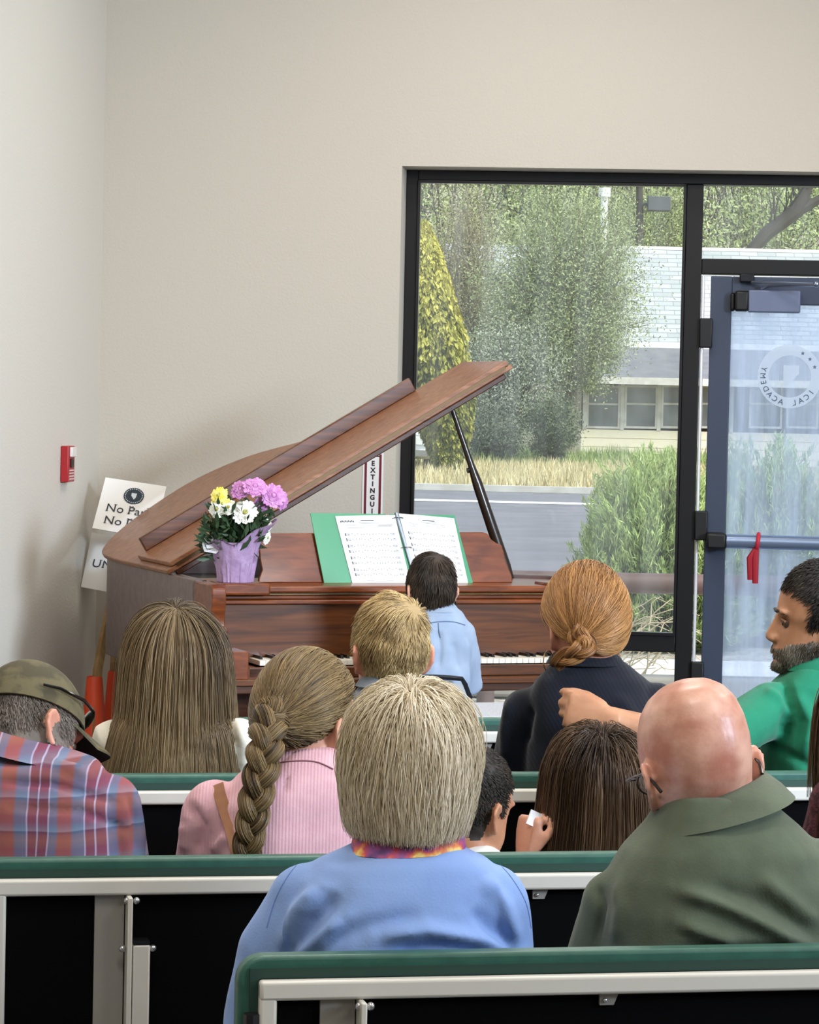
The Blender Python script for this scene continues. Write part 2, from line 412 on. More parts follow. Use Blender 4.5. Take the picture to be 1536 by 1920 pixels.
for a in (62, 42, 22): 
    for k in range(5):
        t = rad(a); q = 0.010
        c = np.array((sc[0]+SR*0.83*math.cos(t), sy-0.001, sc[2]+SR*0.83*math.sin(t)))
        m.add([W.w(*c), W.w(c[0]+q*math.cos(1.2566*k+0.3), c[1], c[2]+q*math.sin(1.2566*k+0.3)), W.w(c[0]+q*.45*math.cos(1.2566*k+0.93), c[1], c[2]+q*.45*math.sin(1.2566*k+0.93)), W.w(c[0]+q*.45*math.cos(1.2566*k-0.33), c[1], c[2]+q*.45*math.sin(1.2566*k-0.33))], [(0, 3, 1, 2)])
m.build('seal_lettering', frost2, seal, smooth=False)

# red lanyard looped over the bar
lan = thing('lanyard', W.w(*W.hy(1420, 1040, py_)), 'red strap looped over the panic bar of the glass door', 'lanyard')
cx = wx(1421, 1017, py_); m = MB()
loop = [W.w(cx+0.003*math.sin(t), py_+0.031*math.cos(t), pz+0.036*math.sin(t)) for t in np.linspace(0, 2*PI, 18, endpoint=False)]
m.tube(loop, 0.009, n=8, closed=True); m.build('strap_loop', mat('red_webbing', 'C81F33', 0.6), lan)
m = MB()
for k, (dxx, ln) in enumerate(((-0.020, 0.135), (0.004, 0.15))):
    m.tube([W.w(cx-0.004+dxx*.3, py_-0.012-0.004*k, pz-0.03), W.w(cx-0.012+dxx, py_-0.014-0.006*k, pz-0.07), W.w(cx-0.010+dxx*0.9, py_-0.012-0.006*k, pz-0.03-ln)], [0.010, 0.015, 0.013], n=8)
m.build('strap_tail', mat('red_webbing2', 'A5182A', 0.6), lan)

# ---- things on the walls
# fire alarm on the left wall
a = W.hx(113, 870, 0.0); yal = a[1]; zal = a[2]
al = thing('fire_alarm', W.w(0, yal+0.07, zal-0.075), 'red fire alarm strobe box on the left wall', 'fire alarm')
red = mat('alarm_red', 'A81F26', 0.4)
m = MB(); m.bx(0.001, 0.034, yal, yal+0.125, zal-0.075, zal+0.075, W); m.build('housing', red, al, bevel=0.004)
m = MB(); m.bx(0.034, 0.046, yal+0.02, yal+0.105, zal+0.03, zal+0.07, W); m.build('strobe_lens', mat('lens', 'E9E4E0', 0.2), al, bevel=0.003)
m = MB(); m.bx(0.034, 0.040, yal+0.035, yal+0.09, zal-0.015, zal+0.022, W); m.build('sounder_grille', mat('grille', '2B1718', 0.5), al, bevel=0.003)
m = MB()
for i in range(4): m.bx(0.0345, 0.036, yal+0.02, yal+0.105, zal-0.065+i*0.012, zal-0.060+i*0.012, W)
m.build('white_lettering_band', mat('alarm_white', 'D8C9C6', 0.5), al)

# fire extinguisher sign
ex0, ex1 = wx(680, 900), wx(718.5, 900); ezt, ezb = wz(700, 826), wz(700, 1040)
sg = thing('wall_sign', W.w((ex0+ex1)/2, -0.004, ezb), 'tall white fire extinguisher sign with dark red edge stripes on the back wall', 'sign')
m = MB(); m.bx(ex0, ex1, -0.004, 0, ezb, ezt, W); m.build('sign_board', mat('sign_white', 'EDEAE6', 0.4), sg, smooth=False)
m = MB(); k = (ex1-ex0)
for f in (0.09, 0.80): m.bx(ex0+f*k, ex0+(f+0.115)*k, -0.0048, -0.004, ezb+0.01, ezt-0.06, W)
m.build('red_stripe', mat('sign_red', '6E1F2B', 0.4), sg, smooth=False)
m = MB(); pitch = 12.8*12.75/FPX; z0 = wz(700, 873)
for i, ch in enumerate('EXTINGUISHER'):
    text_mb(m, ch, 0.029, W.w((ex0+ex1)/2, -0.0048, z0-i*pitch), W.X, W.Z, 'CENTER', 0.0003, 0.0012)
text_mb(m, 'FIRE', 0.034, W.w((ex0+ex1)/2, -0.0048, wz(700, 856)), W.X, W.Z, 'CENTER', 0.0003, 0.0012)
m.build('sign_lettering', mat('sign_ink', '2A1719', 0.5), sg, smooth=False)

def serif_text(mb, s, size, org, ex, ez, wt=0.0):
    """lettering with small slab serifs on the straight stems"""
    ex, ez, org = np.array(ex, float), np.array(ez, float), np.array(org, float); en = np.cross(ex, ez)
    def wid(t):
        cu = bpy.data.curves.new('t', 'FONT'); cu.body = t; cu.size = size; o = bpy.data.objects.new('t', cu); COL.objects.link(o)
        bpy.context.view_layer.update(); w_ = o.dimensions.x; bpy.data.objects.remove(o); bpy.data.curves.remove(cu); return w_
    for i, ch in enumerate(s):
        if ch == ' ': continue
        x0 = wid(s[:i]+'|')-wid('|') if i else 0.0; k = len(mb.v)
        text_mb(mb, ch, size, org+ex*x0, ex, ez, 'LEFT', 0.0003, wt)
        if ch in 'oaceOCGSsgf': continue
        q = np.array(mb.v[k:])-org; px_, pz_ = q @ ex, q @ ez; t = size*.045; sr = size*.055
        for lv in (pz_.min(), pz_.max()):
            xs = np.sort(px_[np.abs(pz_-lv) < size*.012]); 
            if len(xs) == 0: continue
            groups = np.split(xs, np.where(np.diff(xs) > size*.16)[0]+1)
            for g_ in groups:
                if g_.max()-g_.min() > size*.2: g_ = np.array((g_.min(), g_.min()+size*.09))
                a, b = g_.min()-sr, g_.max()+sr; z0 = lv if lv < size*.2 else lv-t
                mb.add([org+ex*a+ez*z0+en*.0004, org+ex*b+ez*z0+en*.0004, org+ex*b+ez*(z0+t)+en*.0004, org+ex*a+ez*(z0+t)+en*.0004], [(0, 1, 2, 3)])
# two sign boards on stakes standing in traffic cones in the corner
paper = mat('sign_board_white', 'F1EEE9', 0.5); ink = mat('ink', '33333A', 0.6); wood_st = mat('stake_wood', 'B08D60', 0.7, col2='9A7748', nscale=6, stretch=(6, 6, 0.6))
navy = mat('seal_navy', '22303A', 0.5)
def quadboard(mb, c4, t=0.008):
    n = np.cross(c4[1]-c4[0], c4[3]-c4[0]); n /= np.linalg.norm(n)
    mb.hexa([c + n*0 for c in c4], [c - n*t for c in c4])
dS = 12.52
def S(px, py, d=dS): return P(px, py, d)
c0 = [S(173, 990, 12.40), S(288, 1010, 12.40), S(312, 912, 12.57), S(198, 895, 12.57)]
def onpl(px, py, q):
    n = np.cross(q[1]-q[0], q[3]-q[0]); d = ray(px, py); return CAMP+d*(((q[0]-CAMP) @ n)/(d @ n))
ex = unit(c0[2]-c0[3]); ez = unit(c0[3]-c0[0]); en = np.cross(ex, ez); fwd = -np.array(en) if en[1] > 0 else np.array(en)
cone1 = P(183, 1268, 11.98); cone2 = P(215, 1258, 12.30)
sgn = thing('yard_sign', cone1*np.array((1, 1, 0))+np.array((0, 0, 0.2)), 'white no parking sign on a stake leaning in the corner, upper of the two boards', 'sign', 'yard signs on stakes')
m = MB(); m.hexa([c-fwd*0.006 for c in c0], [c+fwd*0.0 for c in c0]); m.build('sign_board', paper, sgn, smooth=False)
m = MB()
for txt, px, py in (('No Parking', 197, 958), ('No Drop Off', 193, 981)):
    serif_text(m, txt, 0.058, onpl(px, py, c0)+fwd*0.003, ex, ez)
o = MB(); o.cur = 0
cc = onpl(251, 931, c0)+fwd*0.004; Rr = 0.0435
o.add([cc+Rr*(math.cos(t)*ex+math.sin(t)*ez) for t in np.linspace(0, 2*PI, 40, endpoint=False)], [tuple(range(40))])
o.cur = 1
nv2 = [(-0.36, 0.45), (0.36, 0.45), (0.32, -0.25), (0.10, -0.62), (-0.36, 0.0)]
o.add([cc+fwd*0.0008+Rr*0.72*(x*ex+z*ez) for x, z in nv2], [tuple(range(5))])
for t in np.linspace(0, 2*PI, 26, endpoint=False):
    q = cc+fwd*0.0008+Rr*0.84*(math.cos(t)*ex+math.sin(t)*ez)
    o.add([q+0.0028*(math.cos(a)*ex+math.sin(a)*ez) for a in (0.3, 1.9, 3.4, 5)], [(0, 1, 2, 3)])
o.build('round_emblem', [navy, mat('emblem_pale', 'D5DAE0', 0.5)], sgn, smooth=False)
m.build('sign_lettering', ink, sgn, smooth=False)
m = MB(); m.tube([S(250, 908, 12.60)-fwd*0.02, S(233, 1000, 12.43)-fwd*0.02, cone1+np.array((0, 0, 0.03)), cone1-np.array((0.01, 0.05, 0.30))], 0.02, n=4); m.build('stake', wood_st, sgn, smooth=False)
c1 = [S(152, 1100, 12.56), S(262, 1122, 12.56), S(290, 1019, 12.70), S(172, 998, 12.70)]
sg2 = thing('yard_sign', cone2*np.array((1, 1, 0))+np.array((0, 0, 0.2)), 'white sign board marked U, half hidden below the no parking board', 'sign', 'yard signs on stakes')
m = MB(); m.hexa([c-fwd*0.006 for c in c1], c1); m.build('sign_board', paper, sg2, smooth=False)
m = MB(); serif_text(m, 'UN', 0.058, onpl(171, 1063, c1)+fwd*0.005, ex, ez); m.build('sign_lettering', ink, sg2, smooth=False)
m = MB(); m.tube([S(232, 1030, 12.72)-fwd*0.02, S(222, 1115, 12.60)-fwd*0.02, cone2+np.array((0, 0, 0.03)), cone2-np.array((0, 0, 0.25))], 0.02, n=4); m.build('stake', wood_st, sg2, smooth=False)
orange = mat('cone_orange', 'FF5A30', 0.45); 
for i, (c, lab) in enumerate(((cone1, 'orange traffic cone nearer the left wall holding a wooden stake'), (cone2, 'orange traffic cone right of its twin, half behind the long haired girl'))):
    b = np.array((c[0]-(0.012 if i == 0 else -0.004), c[1], 0)); h = c[2]
    cn = thing('traffic_cone', b, lab, 'traffic cone', 'orange cones in the corner')
    m = MB(); m.lathe(b, [(0.105, 0.03), (0.10, 0.035), (0.046, h-0.17), (0.033, h-0.01), (0.030, h), (0.024, h), (0.024, h-0.05)], 28); m.build('cone_body', orange, cn)
    m = MB(); m.bx(b[0]-0.12, b[0]+0.12, b[1]-0.12, b[1]+0.12, 0.0, 0.03); m.build('cone_base', orange, cn, bevel=0.01)

# ================================================================== LIGHT
sc_ = bpy.context.scene
sc_.view_settings.view_transform = 'Standard'; sc_.view_settings.look = 'None'; sc_.view_settings.exposure = -0.08; sc_.view_settings.gamma = 1.0
sc_.view_settings.use_curve_mapping = False
w = bpy.data.worlds.new('World'); sc_.world = w; w.use_nodes = True
g = NT(w); bg = g.n['Background']; sky = g.new('ShaderNodeTexSky'); sky.sky_type = 'NISHITA'; sky.sun_disc = False
sky.sun_elevation = rad(50); sky.sun_rotation = rad(120); sky.air_density = 1.3; sky.dust_density = 3.0
mixc = g.new('ShaderNodeMix'); mixc.data_type = 'RGBA'; mixc.inputs['Factor'].default_value = 0.45
mixc.inputs['B'].default_value = (4.2, 4.4, 4.7, 1)
g.link(sky.outputs[0], mixc.inputs['A']); g.link(mixc.outputs['Result'], bg.inputs['Color']); bg.inputs['Strength'].default_value = 0.36
def light(name, kind, loc, rot, energy, size=None, sy=None, color=(1, 1, 1), angle=None):
    d = bpy.data.lights.new(name, kind); d.energy = energy; d.color = color
    if kind == 'AREA': d.shape = 'RECTANGLE'; d.size = size; d.size_y = sy or size
    if angle: d.angle = angle
    o = bpy.data.objects.new(name, d); COL.objects.link(o); o.location = tuple(loc); o.rotation_euler = rot
    return o
for i, y in enumerate((-1.6, -4.2, -7.0, -10.0, -13.0)):
    for j, x in enumerate((2.0, 5.2)):
        light('ceiling_lamp', 'AREA', W.w(x, y, CEIL-0.06), (0, 0, W.yaw), (40, 46, 68, 60, 30)[i], 1.3, 0.7, (1.0, 0.955, 0.885))
light('sun', 'SUN', (5, 30, 20), (rad(38), rad(18), rad(20)), 3.7, angle=rad(12), color=(1.0, 0.97, 0.92))
# unseen area lamp added for bluish daylight on the lower left wall
wp_ = Vector(W.w(8.8, -9.5, 3.1)); wt_ = Vector(W.w(0, -1.6, 0.7))
wl_ = light('left_wall_fill', 'AREA', wp_, (wt_-wp_).to_track_quat('-Z', 'Y').to_euler(), 330, 2.6, 1.6, (0.68, 0.82, 1.0)); wl_.data.spread = rad(75)

cam = bpy.data.cameras.new('Camera'); co = bpy.data.objects.new('Camera', cam); COL.objects.link(co)
cam.sensor_fit = 'HORIZONTAL'; cam.sensor_width = 36.0; cam.lens = 36.0*FPX/1536; cam.clip_start = 0.05; cam.clip_end = 2000
M = Matrix(((_r[0], _u[0], -_F[0], CAMP[0]), (_r[1], _u[1], -_F[1], CAMP[1]), (_r[2], _u[2], -_F[2], CAMP[2]), (0, 0, 0, 1)))
co.matrix_world = M; sc_.camera = co
# ================================================================== OUTSIDE
def gnd(name, poly, m, z=0.0, kind='structure'):
    mb = MB(); mb.add([(x, y, z) for x, y in poly], [tuple(range(len(poly)))]); o = mb.build(name, m, smooth=False, fix=False); tag(o, kind=kind); return o
gravel = mat('gravel_ground', '8D857C', 0.95, col2='CFC8BE', nscale=14, bump=0.8, bscale=40, bdist=0.02, detail=8)
asphalt = mat('asphalt', '6A686F', 0.9, col2='79777E', nscale=0.9, bump=0.3, bscale=50, detail=8)
soil = mat('dry_ground', '8F8260', 0.95, col2='A59A6E', nscale=0.6, bump=0.6, bscale=5, bdist=0.05, detail=8)
white_line = mat('road_paint', 'F0EFEC', 0.7); concrete = mat('concrete', 'C9C6C0', 0.85, col2='B7B3AC', nscale=3)
def yrow(py, z=0.0, px=900): return onz(px, py, z)[1]
yw = W.w(0, TH, 0)
# slopes follow the photograph: the far road edges run slightly down to the right
ra0, ra1 = onz(770, 918, 0), onz(1100, 926, 0)
sl = (ra1[1]-ra0[1])/(ra1[0]-ra0[0])
sl = max(-2.0, min(2.0, sl))
def far(x, d): return d + sl*(x-ra0[0])
yc = ra0[1]
def strip(name, ya, yb, m, z, xa=-60, xb=70, s0=None, s1=None):
    s0 = sl if s0 is None else s0; s1 = sl if s1 is None else s1
    return gnd(name, [(xa, ya+s0*(xa-ra0[0])*1.0), (xb, ya+s0*(xb-ra0[0])), (xb, yb+s1*(xb-ra0[0])), (xa, yb+s1*(xa-ra0[0]))], m, z)
sl = max(-0.25, min(0.25, sl))
g1 = gnd('gravel_ground', [(-40, 12.0), (60, 8.0), (60, 27), (-40, 27)], gravel, -0.012)
# keep the inside floor above the gravel
gnd('road', [(-60, 27), (80, 27), (80, yc+sl*(80-ra0[0])), (-60, yc+sl*(-60-ra0[0]))], asphalt, -0.010)
yl0 = onz(770, 938, 0)[1]; yl1 = onz(770, 934.5, 0)[1]
strip('road_line', yl0, yl1, white_line, -0.004)
strip('road_verge', yc, 300, soil, -0.006, xa=-120, xb=140, s1=0)
mb = MB(); mb.hexa([(-60, yc+sl*(-60-ra0[0]), 0), (80, yc+sl*(80-ra0[0]), 0), (80, yc+0.35+sl*(80-ra0[0]), 0), (-60, yc+0.35+sl*(-60-ra0[0]), 0)],
        [(-60, yc+sl*(-60-ra0[0]), .12), (80, yc+sl*(80-ra0[0]), .12), (80, yc+0.35+sl*(80-ra0[0]), .12), (-60, yc+0.35+sl*(-60-ra0[0]), .12)])
tag(mb.build('curb', concrete, smooth=False), kind='structure')
# concrete walk by the door with a low kerb
a = onz(1175, 1245, 0); 
gnd('walk_slab', [(a[0]-2, 17.6), (12, 16.6), (12, 19.4), (a[0]-2, 19.4)], mat('walk_concrete', 'E6E3DD', 0.85, col2='D9D5CE', nscale=2), -0.002)
mb = MB(); mb.bx(-1.5, 12, 16.6, 16.85, 0, 0.13); tag(mb.build('walk_kerb', mat('kerb_grey', '9A948C', 0.9), bevel=0.02), kind='structure')

# brown pipe rail
Yp = 16.4
pz0 = P(1130, 1092, Yp)[2]
rl = thing('pipe_rail', (1.0, Yp, 0), 'brown steel pipe rail between the gravel strip and the juniper bush', 'rail')
rust = mat('brown_pipe', '6E5650', 0.55, col2='5A443F', nscale=5)
mb = MB(); mb.tube([(-3.0, Yp, pz0), (6.5, Yp, pz0)], 0.058, n=16); mb.build('rail_pipe', rust, rl)
for x in (-2.6, 0.45, 3.2, 6.2):
    mb = MB(); mb.tube([(x, Yp, -0.02), (x, Yp, pz0)], 0.05, n=12); mb.build('post', rust, rl)

# ---- foliage builders
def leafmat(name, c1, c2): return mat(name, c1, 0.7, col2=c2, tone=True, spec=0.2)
bark = mat('grey_bark', '6B6459', 0.9, col2='4C463E', nscale=5, bump=0.6, bscale=20, stretch=(3, 3, 0.5))
palebark = mat('pale_twig', 'A39C8A', 0.9, col2='7D7667', nscale=5)
def branch(p0, p1, n=6, wob=0.06, sag=0.0):
    p0 = np.array(p0, float); p1 = np.array(p1, float); L = np.linalg.norm(p1-p0); pts = []
    ph = RNG.normal(size=3)*wob*L
    for i in range(n+1):
        t = i/n; pts.append(p0+(p1-p0)*t + ph*math.sin(PI*t)*0.6 + np.array((0, 0, sag*L*math.sin(PI*t))) + RNG.normal(size=3)*wob*0.25*L*(0 < i < n))
    return pts
def tree(name, label, base, forkz, crown, nb, nl, lsize, lm, tw=0.16, group=None, lean=(0, 0), bm=None, aspect=0.4, cat='tree', drop=0.3, spread=0.35, low=0.0):
    """base point, fork height, crown = (centre, radii); branches run from the fork into the crown with leaves along them"""
    base = np.array(base, float); o = thing(name, base, label, cat, group)
    fork = base+np.array((lean[0], lean[1], forkz)); mb = MB()
    mb.tube(branch(base, fork, 5, 0.03), np.linspace(tw, tw*0.75, 6), n=8)
    cc, cr = np.array(crown[0], float), np.array(crown[1], float); tips = []
    for k in range(nb):
        u = unit(RNG.normal(size=3)); rr = RNG.uniform(0.45, 1.0)**0.6
        e = cc+u*cr*rr
        if low and e[2] < cc[2]-low*cr[2]: e[2] = cc[2]+abs(e[2]-cc[2])*0.3
        st = fork if k % 3 else base+(fork-base)*RNG.uniform(0.55, 1)
        pts = branch(st, e, 6, 0.07, 0.08); mb.tube(pts, np.linspace(tw*0.32, tw*0.03, 7), n=5, cap=False); tips.append(np.array(pts))
    mb.build('trunk', bm or bark, o)
    T = np.stack(tips); b = RNG.integers(0, len(T), nl); t = RNG.uniform(0.3, 1.0, nl)**0.7*6
    i = np.clip(t.astype(int), 0, 5); f = (t-i)[:, None]
    C = T[b, i]*(1-f)+T[b, i+1]*f; ln = np.linalg.norm(T[b, 6]-T[b, 0], axis=1)[:, None]
    C = C+RNG.normal(size=(nl, 3))*np.minimum(spread, 0.16*ln)
    tone = np.clip(0.45+0.25*RNG.normal(size=nl)+0.12*np.sin(b*1.7), 0, 1)
    me = leaf_mesh(C, lsize, aspect, tone, off=base, drop=drop); link_mesh('foliage', me, lm, o, smooth=False)
    return o
def pY(px, py, Y): return P(px, py, Y)

# big pale willow-like tree in front of the house
Yb = 84.0; k = Yb/FPX; Yh_t = 116.0; kt = Yh_t/FPX
tree('willow_tree', 'tall pale green wispy tree in front of the grey roofed house', pY(1068, 868, Yb)*np.array((1, 1, 0)), 3.2,
     (pY(1045, 555, Yb), (180*k, 1.9, 232*k)), 230, 90000, 0.095, leafmat('willow_leaf', '7C8A58', 'C2CBA0'), tw=0.20, aspect=0.34, spread=0.36, bm=mat('willow_bark', '77705F', 0.9, col2='8F8975', nscale=4), low=0.75)
tree('willow_tree', 'grey green loose tree left of the tall wispy one, low over the far lot', pY(950, 868, Yb-2)*np.array((1, 1, 0)), 1.6,
     (pY(955, 715, Yb-2), (105*k, 1.4, 125*k)), 90, 26000, 0.09, leafmat('grey_leaf', '76806A', 'BAC2AE'), tw=0.13, aspect=0.4, spread=0.28)
tree('shrub', 'dark green shrub under the wispy tree at the edge of the far lot', pY(1040, 868, Yb-4)*np.array((1, 1, 0)), 0.6,
     (pY(1035, 800, Yb-4), (52*k, 0.9, 62*k)), 50, 14000, 0.085, leafmat('dark_leaf', '46533C', '7F8D6A'), tw=0.07, cat='shrub')
tree('shrub', 'dark low shrub beside the golden conifer at the edge of the far lot', pY(925, 868, Yb-5)*np.array((1, 1, 0)), 0.5,
     (pY(925, 815, Yb-5), (62*k, 0.9, 48*k)), 50, 12000, 0.085, leafmat('dark_leaf2', '4B5547', '7E8A74'), tw=0.07, cat='shrub')

tree('bare_tree', 'twiggy grey brown tree with sparse leaves above the golden conifer', pY(868, 868, Yb+4)*np.array((1, 1, 0)), 2.6,
     (pY(862, 500, Yb+4), (105*k, 1.7, 185*k)), 170, 26000, 0.09, leafmat('twig_leaf', '8A8264', 'B9B58C'), tw=0.16, aspect=0.3, spread=0.4, bm=mat('twig_bark', '857C6C', 0.9, col2='A29A88', nscale=4), low=0.8)
tree('bare_tree', 'loose yellow green tree rising above the roof beside the vent pipe', pY(1190, 868, Yh_t)*np.array((1, 1, 0)), 6.2,
     (pY(1195, 410, Yh_t), (120*kt, 2.2, 85*kt)), 110, 26000, 0.12, leafmat('loose_leaf', '85905A', 'C2CA90'), tw=0.2, aspect=0.36, spread=0.45, low=0.8)
# golden conifer: overlapping flat sprays set on a tapering crown
Yg = 69.0; kg = Yg/FPX
gb = pY(838, 888, Yg)*np.array((1, 1, 0)); o = thing('golden_conifer', gb, 'golden green cone shaped conifer at the left of the window', 'tree')
mb = MB(); mb.tube([gb, gb+np.array((0, 0, 1.0)), pY(792, 450, Yg)], [0.16, 0.14, 0.02], n=8); mb.build('trunk', bark, o)
prof = [(890, 838, 14), (850, 836, 32), (805, 832, 48), (765, 822, 62), (700, 806, 73), (620, 797, 64), (540, 790, 46), (470, 786, 28), (420, 784, 6)]
ys = np.array([p[0] for p in prof])[::-1]; xs = np.array([p[1] for p in prof])[::-1]; rs = np.array([p[2] for p in prof])[::-1]
n = 15000; py = RNG.uniform(420, 888, n); th = RNG.uniform(0, 2*PI, n)
lump = 1+0.10*np.sin(th*9+py*0.10)*np.sin(py*0.16+th*3)
R_ = np.interp(py, ys, rs)*kg*lump*RNG.uniform(0.86, 1.03, n)
z = CAMP[2]+(762-py)*kg; cx_ = np.array([(x-768)*kg for x in np.interp(py, ys, xs)])
C = np.stack([cx_+R_*np.cos(th), Yg+R_*np.sin(th)*0.9, z], 1)
dirs = np.stack([np.cos(th)*0.5, np.sin(th)*0.5, -0.9+0*th], 1)+RNG.normal(size=(n, 3))*0.28
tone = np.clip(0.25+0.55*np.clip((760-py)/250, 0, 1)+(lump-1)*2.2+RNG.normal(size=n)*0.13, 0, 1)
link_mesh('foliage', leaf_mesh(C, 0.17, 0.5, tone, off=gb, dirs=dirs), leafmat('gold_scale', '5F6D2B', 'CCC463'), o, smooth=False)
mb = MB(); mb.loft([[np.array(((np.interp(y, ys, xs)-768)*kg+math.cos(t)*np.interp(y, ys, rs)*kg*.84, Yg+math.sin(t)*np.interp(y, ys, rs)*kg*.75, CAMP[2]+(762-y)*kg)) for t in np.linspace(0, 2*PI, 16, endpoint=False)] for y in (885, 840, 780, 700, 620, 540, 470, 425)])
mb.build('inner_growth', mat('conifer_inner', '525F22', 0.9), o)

# juniper bushes behind the rail: sprays of needles
def juniper(label, c, rx, ry, top, seed, n=360):
    r = np.random.default_rng(seed); b = np.array((c[0], c[1], 0.0)); o = thing('juniper_bush', b, label, 'bush', 'juniper bushes behind the rail')
    pts = []; dr = []; tn = []; stems = MB()
    for i in range(n):
        u = unit(r.normal(size=3)); u[2] = abs(u[2])-0.15; u = np.sign(u)*np.abs(unit(u))**0.8
        f = r.uniform(0.55, 1.0)**0.5
        e = b+np.array((u[0]*rx, u[1]*ry, max(0.12, u[2]*top)))*f; root = b+np.array((u[0]*rx*.25, u[1]*ry*.25, 0.08))
        d = unit(unit(e-root)+np.array((0, 0, 0.35))+r.normal(size=3)*0.25); L = r.uniform(0.22, 0.42)
        if i % 5 == 0: stems.tube([root, (root+e)/2+np.array((0, 0, -0.05)), e], [0.016, 0.01, 0.004], n=5)
        m_ = 95; t = r.uniform(0, 1, m_)
        q = e+d*(t*L-L*0.5)[:, None]+r.normal(size=(m_, 3))*(0.05*(1.1-t))[:, None]
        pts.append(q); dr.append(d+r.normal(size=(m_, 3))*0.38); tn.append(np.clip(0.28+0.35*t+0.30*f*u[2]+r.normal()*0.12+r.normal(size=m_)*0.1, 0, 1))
    stems.build('stems', bark, o)
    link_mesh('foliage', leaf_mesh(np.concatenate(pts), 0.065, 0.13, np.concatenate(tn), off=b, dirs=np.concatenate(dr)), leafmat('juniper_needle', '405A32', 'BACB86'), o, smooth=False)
Yj = 20.5
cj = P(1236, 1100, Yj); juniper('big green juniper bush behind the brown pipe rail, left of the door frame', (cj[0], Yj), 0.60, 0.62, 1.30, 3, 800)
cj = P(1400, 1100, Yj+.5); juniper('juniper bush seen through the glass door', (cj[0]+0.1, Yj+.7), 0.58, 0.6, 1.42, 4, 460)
# dry twigs below the rail
tb = P(1215, 1165, 17.3); tb[2] = 0; o = thing('dry_twigs', tb, 'pale dry twigs arching below the brown pipe rail', 'twigs')
mb = MB()
for i in range(46):
    a = tb+np.array((RNG.uniform(-0.25, 0.05), RNG.uniform(-0.2, 0.2), RNG.uniform(0.05, 0.35)*(i % 6 > 0))); e = a+np.array((RNG.uniform(0.0, 0.42), RNG.uniform(-0.15, 0.15), RNG.uniform(-0.05, 0.28)))
    mb.tube(branch(a, e, 5, 0.16, 0.25), np.linspace(0.0048, 0.002, 6), n=4, cap=False)
mb.build('twig_stems', mat('dry_twig', 'C9BBA2', 0.9, col2='9F9078', nscale=9), o)

# grass
def grass(name, n, xr, yr, h, cols, seed, wdt=0.02):
    r = np.random.default_rng(seed); x = r.uniform(*xr, n); y = r.uniform(*yr, n)
    keep = y > far(x, yc)+0.6; x, y = x[keep], y[keep]; n = len(x)
    hh = h*r.uniform(0.4, 1.2, n)*(0.7+0.3*np.sin(x*1.3)*np.sin(y*0.9)); a = r.uniform(0, PI, n); ln = r.normal(size=(n, 2))*0.25*hh[:, None]
    b = np.stack([x, y, np.zeros(n)], 1); s = np.stack([np.cos(a), np.sin(a), 0*a], 1)*wdt; t = b+np.stack([ln[:, 0], ln[:, 1], hh], 1)
    V = np.stack([b-s, b+s, t], 1).reshape(-1, 3); Q = np.arange(n*3).reshape(n, 3)
    me = fast_mesh('grass', V, Q, np.repeat(r.uniform(0, 1, n), 3)); o = link_mesh(name, me, leafmat(name+'_blade', *cols), smooth=False); tag(o, kind='stuff'); return o
tag(grass('dry_grass', 26000, (-3, 9), (yc, 80), 0.42, ('B3A274', 'E2D9B4'), 5), 'dry yellow grass on the verge across the road', 'grass')
tag(grass('green_grass', 16000, (-3, 9), (78, 92), 0.62, ('6F8748', 'A9B878'), 6, 0.025), 'tall green grass below the house across the road', 'grass')

# ---- house
Yh = 95.0; kh = Yh/FPX
def H(px, py, Y=Yh): return P(px, py, Y)
hb = H(1300, 865)*np.array((1, 1, 0)); ho = thing('house', hb, 'cream house with grey shingle roof and dark awning across the road', 'house')
# shingles
def shingle():
    m, g, b = base_mat('roof_shingle'); b.inputs['Roughness'].default_value = 0.9
    tc = g.new('ShaderNodeTexCoord'); mp = g.new('ShaderNodeMapping'); mp.inputs['Scale'].default_value = (1, 1, 1); sx = g.new('ShaderNodeSeparateXYZ'); cb = g.new('ShaderNodeCombineXYZ')
    g.link(tc.outputs['Object'], sx.inputs[0]); g.link(sx.outputs['X'], cb.inputs['X']); g.link(sx.outputs['Z'], cb.inputs['Y'])
    br = g.new('ShaderNodeTexBrick'); g.link(cb.outputs[0], br.inputs['Vector'])
    br.inputs['Color1'].default_value = lin('B9BCBC'); br.inputs['Color2'].default_value = lin('A4A8A9'); br.inputs['Mortar'].default_value = lin('83878A')
    br.inputs['Scale'].default_value = 1.0; br.inputs['Brick Width'].default_value = 0.62; br.inputs['Row Height'].default_value = 0.155; br.inputs['Mortar Size'].default_value = 0.012
    g.link(br.outputs['Color'], b.inputs['Base Color']); return m
shg = shingle(); cream = mat('cream_siding', 'EFE6CF', 0.8); wtrim = mat('white_trim', 'EDEDEA', 0.6); awn = mat('awning_roll', '6F7075', 0.9, col2='7D7E82', nscale=2)
wdark = mat('house_window', '6E7377', 0.15, col2='8F9496', nscale=1.2); weather = mat('weathered_white', 'C9C6BF', 0.9, col2='E4E2DD', nscale=3)
xl, xr = H(868, 640)[0], H(1536, 640)[0]+9
ze = H(1200, 640)[2]; zr = H(1250, 466, Yh+5)[2]
mb = MB(); mb.bx(xl+0.4, xr-0.4, Yh, Yh+10, 0, ze); mb.build('wall', cream, ho, smooth=False)
mb = MB()
pl = [(Yh-0.5, ze-0.05), (Yh+5, zr), (Yh+10.5, ze-0.05), (Yh+10.5, ze-0.25), (Yh+5, zr-0.2), (Yh-0.5, ze-0.25)]
mb.prism([(H(835, 640)[0], y, z) for y, z in pl], (xr-H(835, 640)[0], 0, 0)); mb.build('roof', shg, ho, smooth=False)
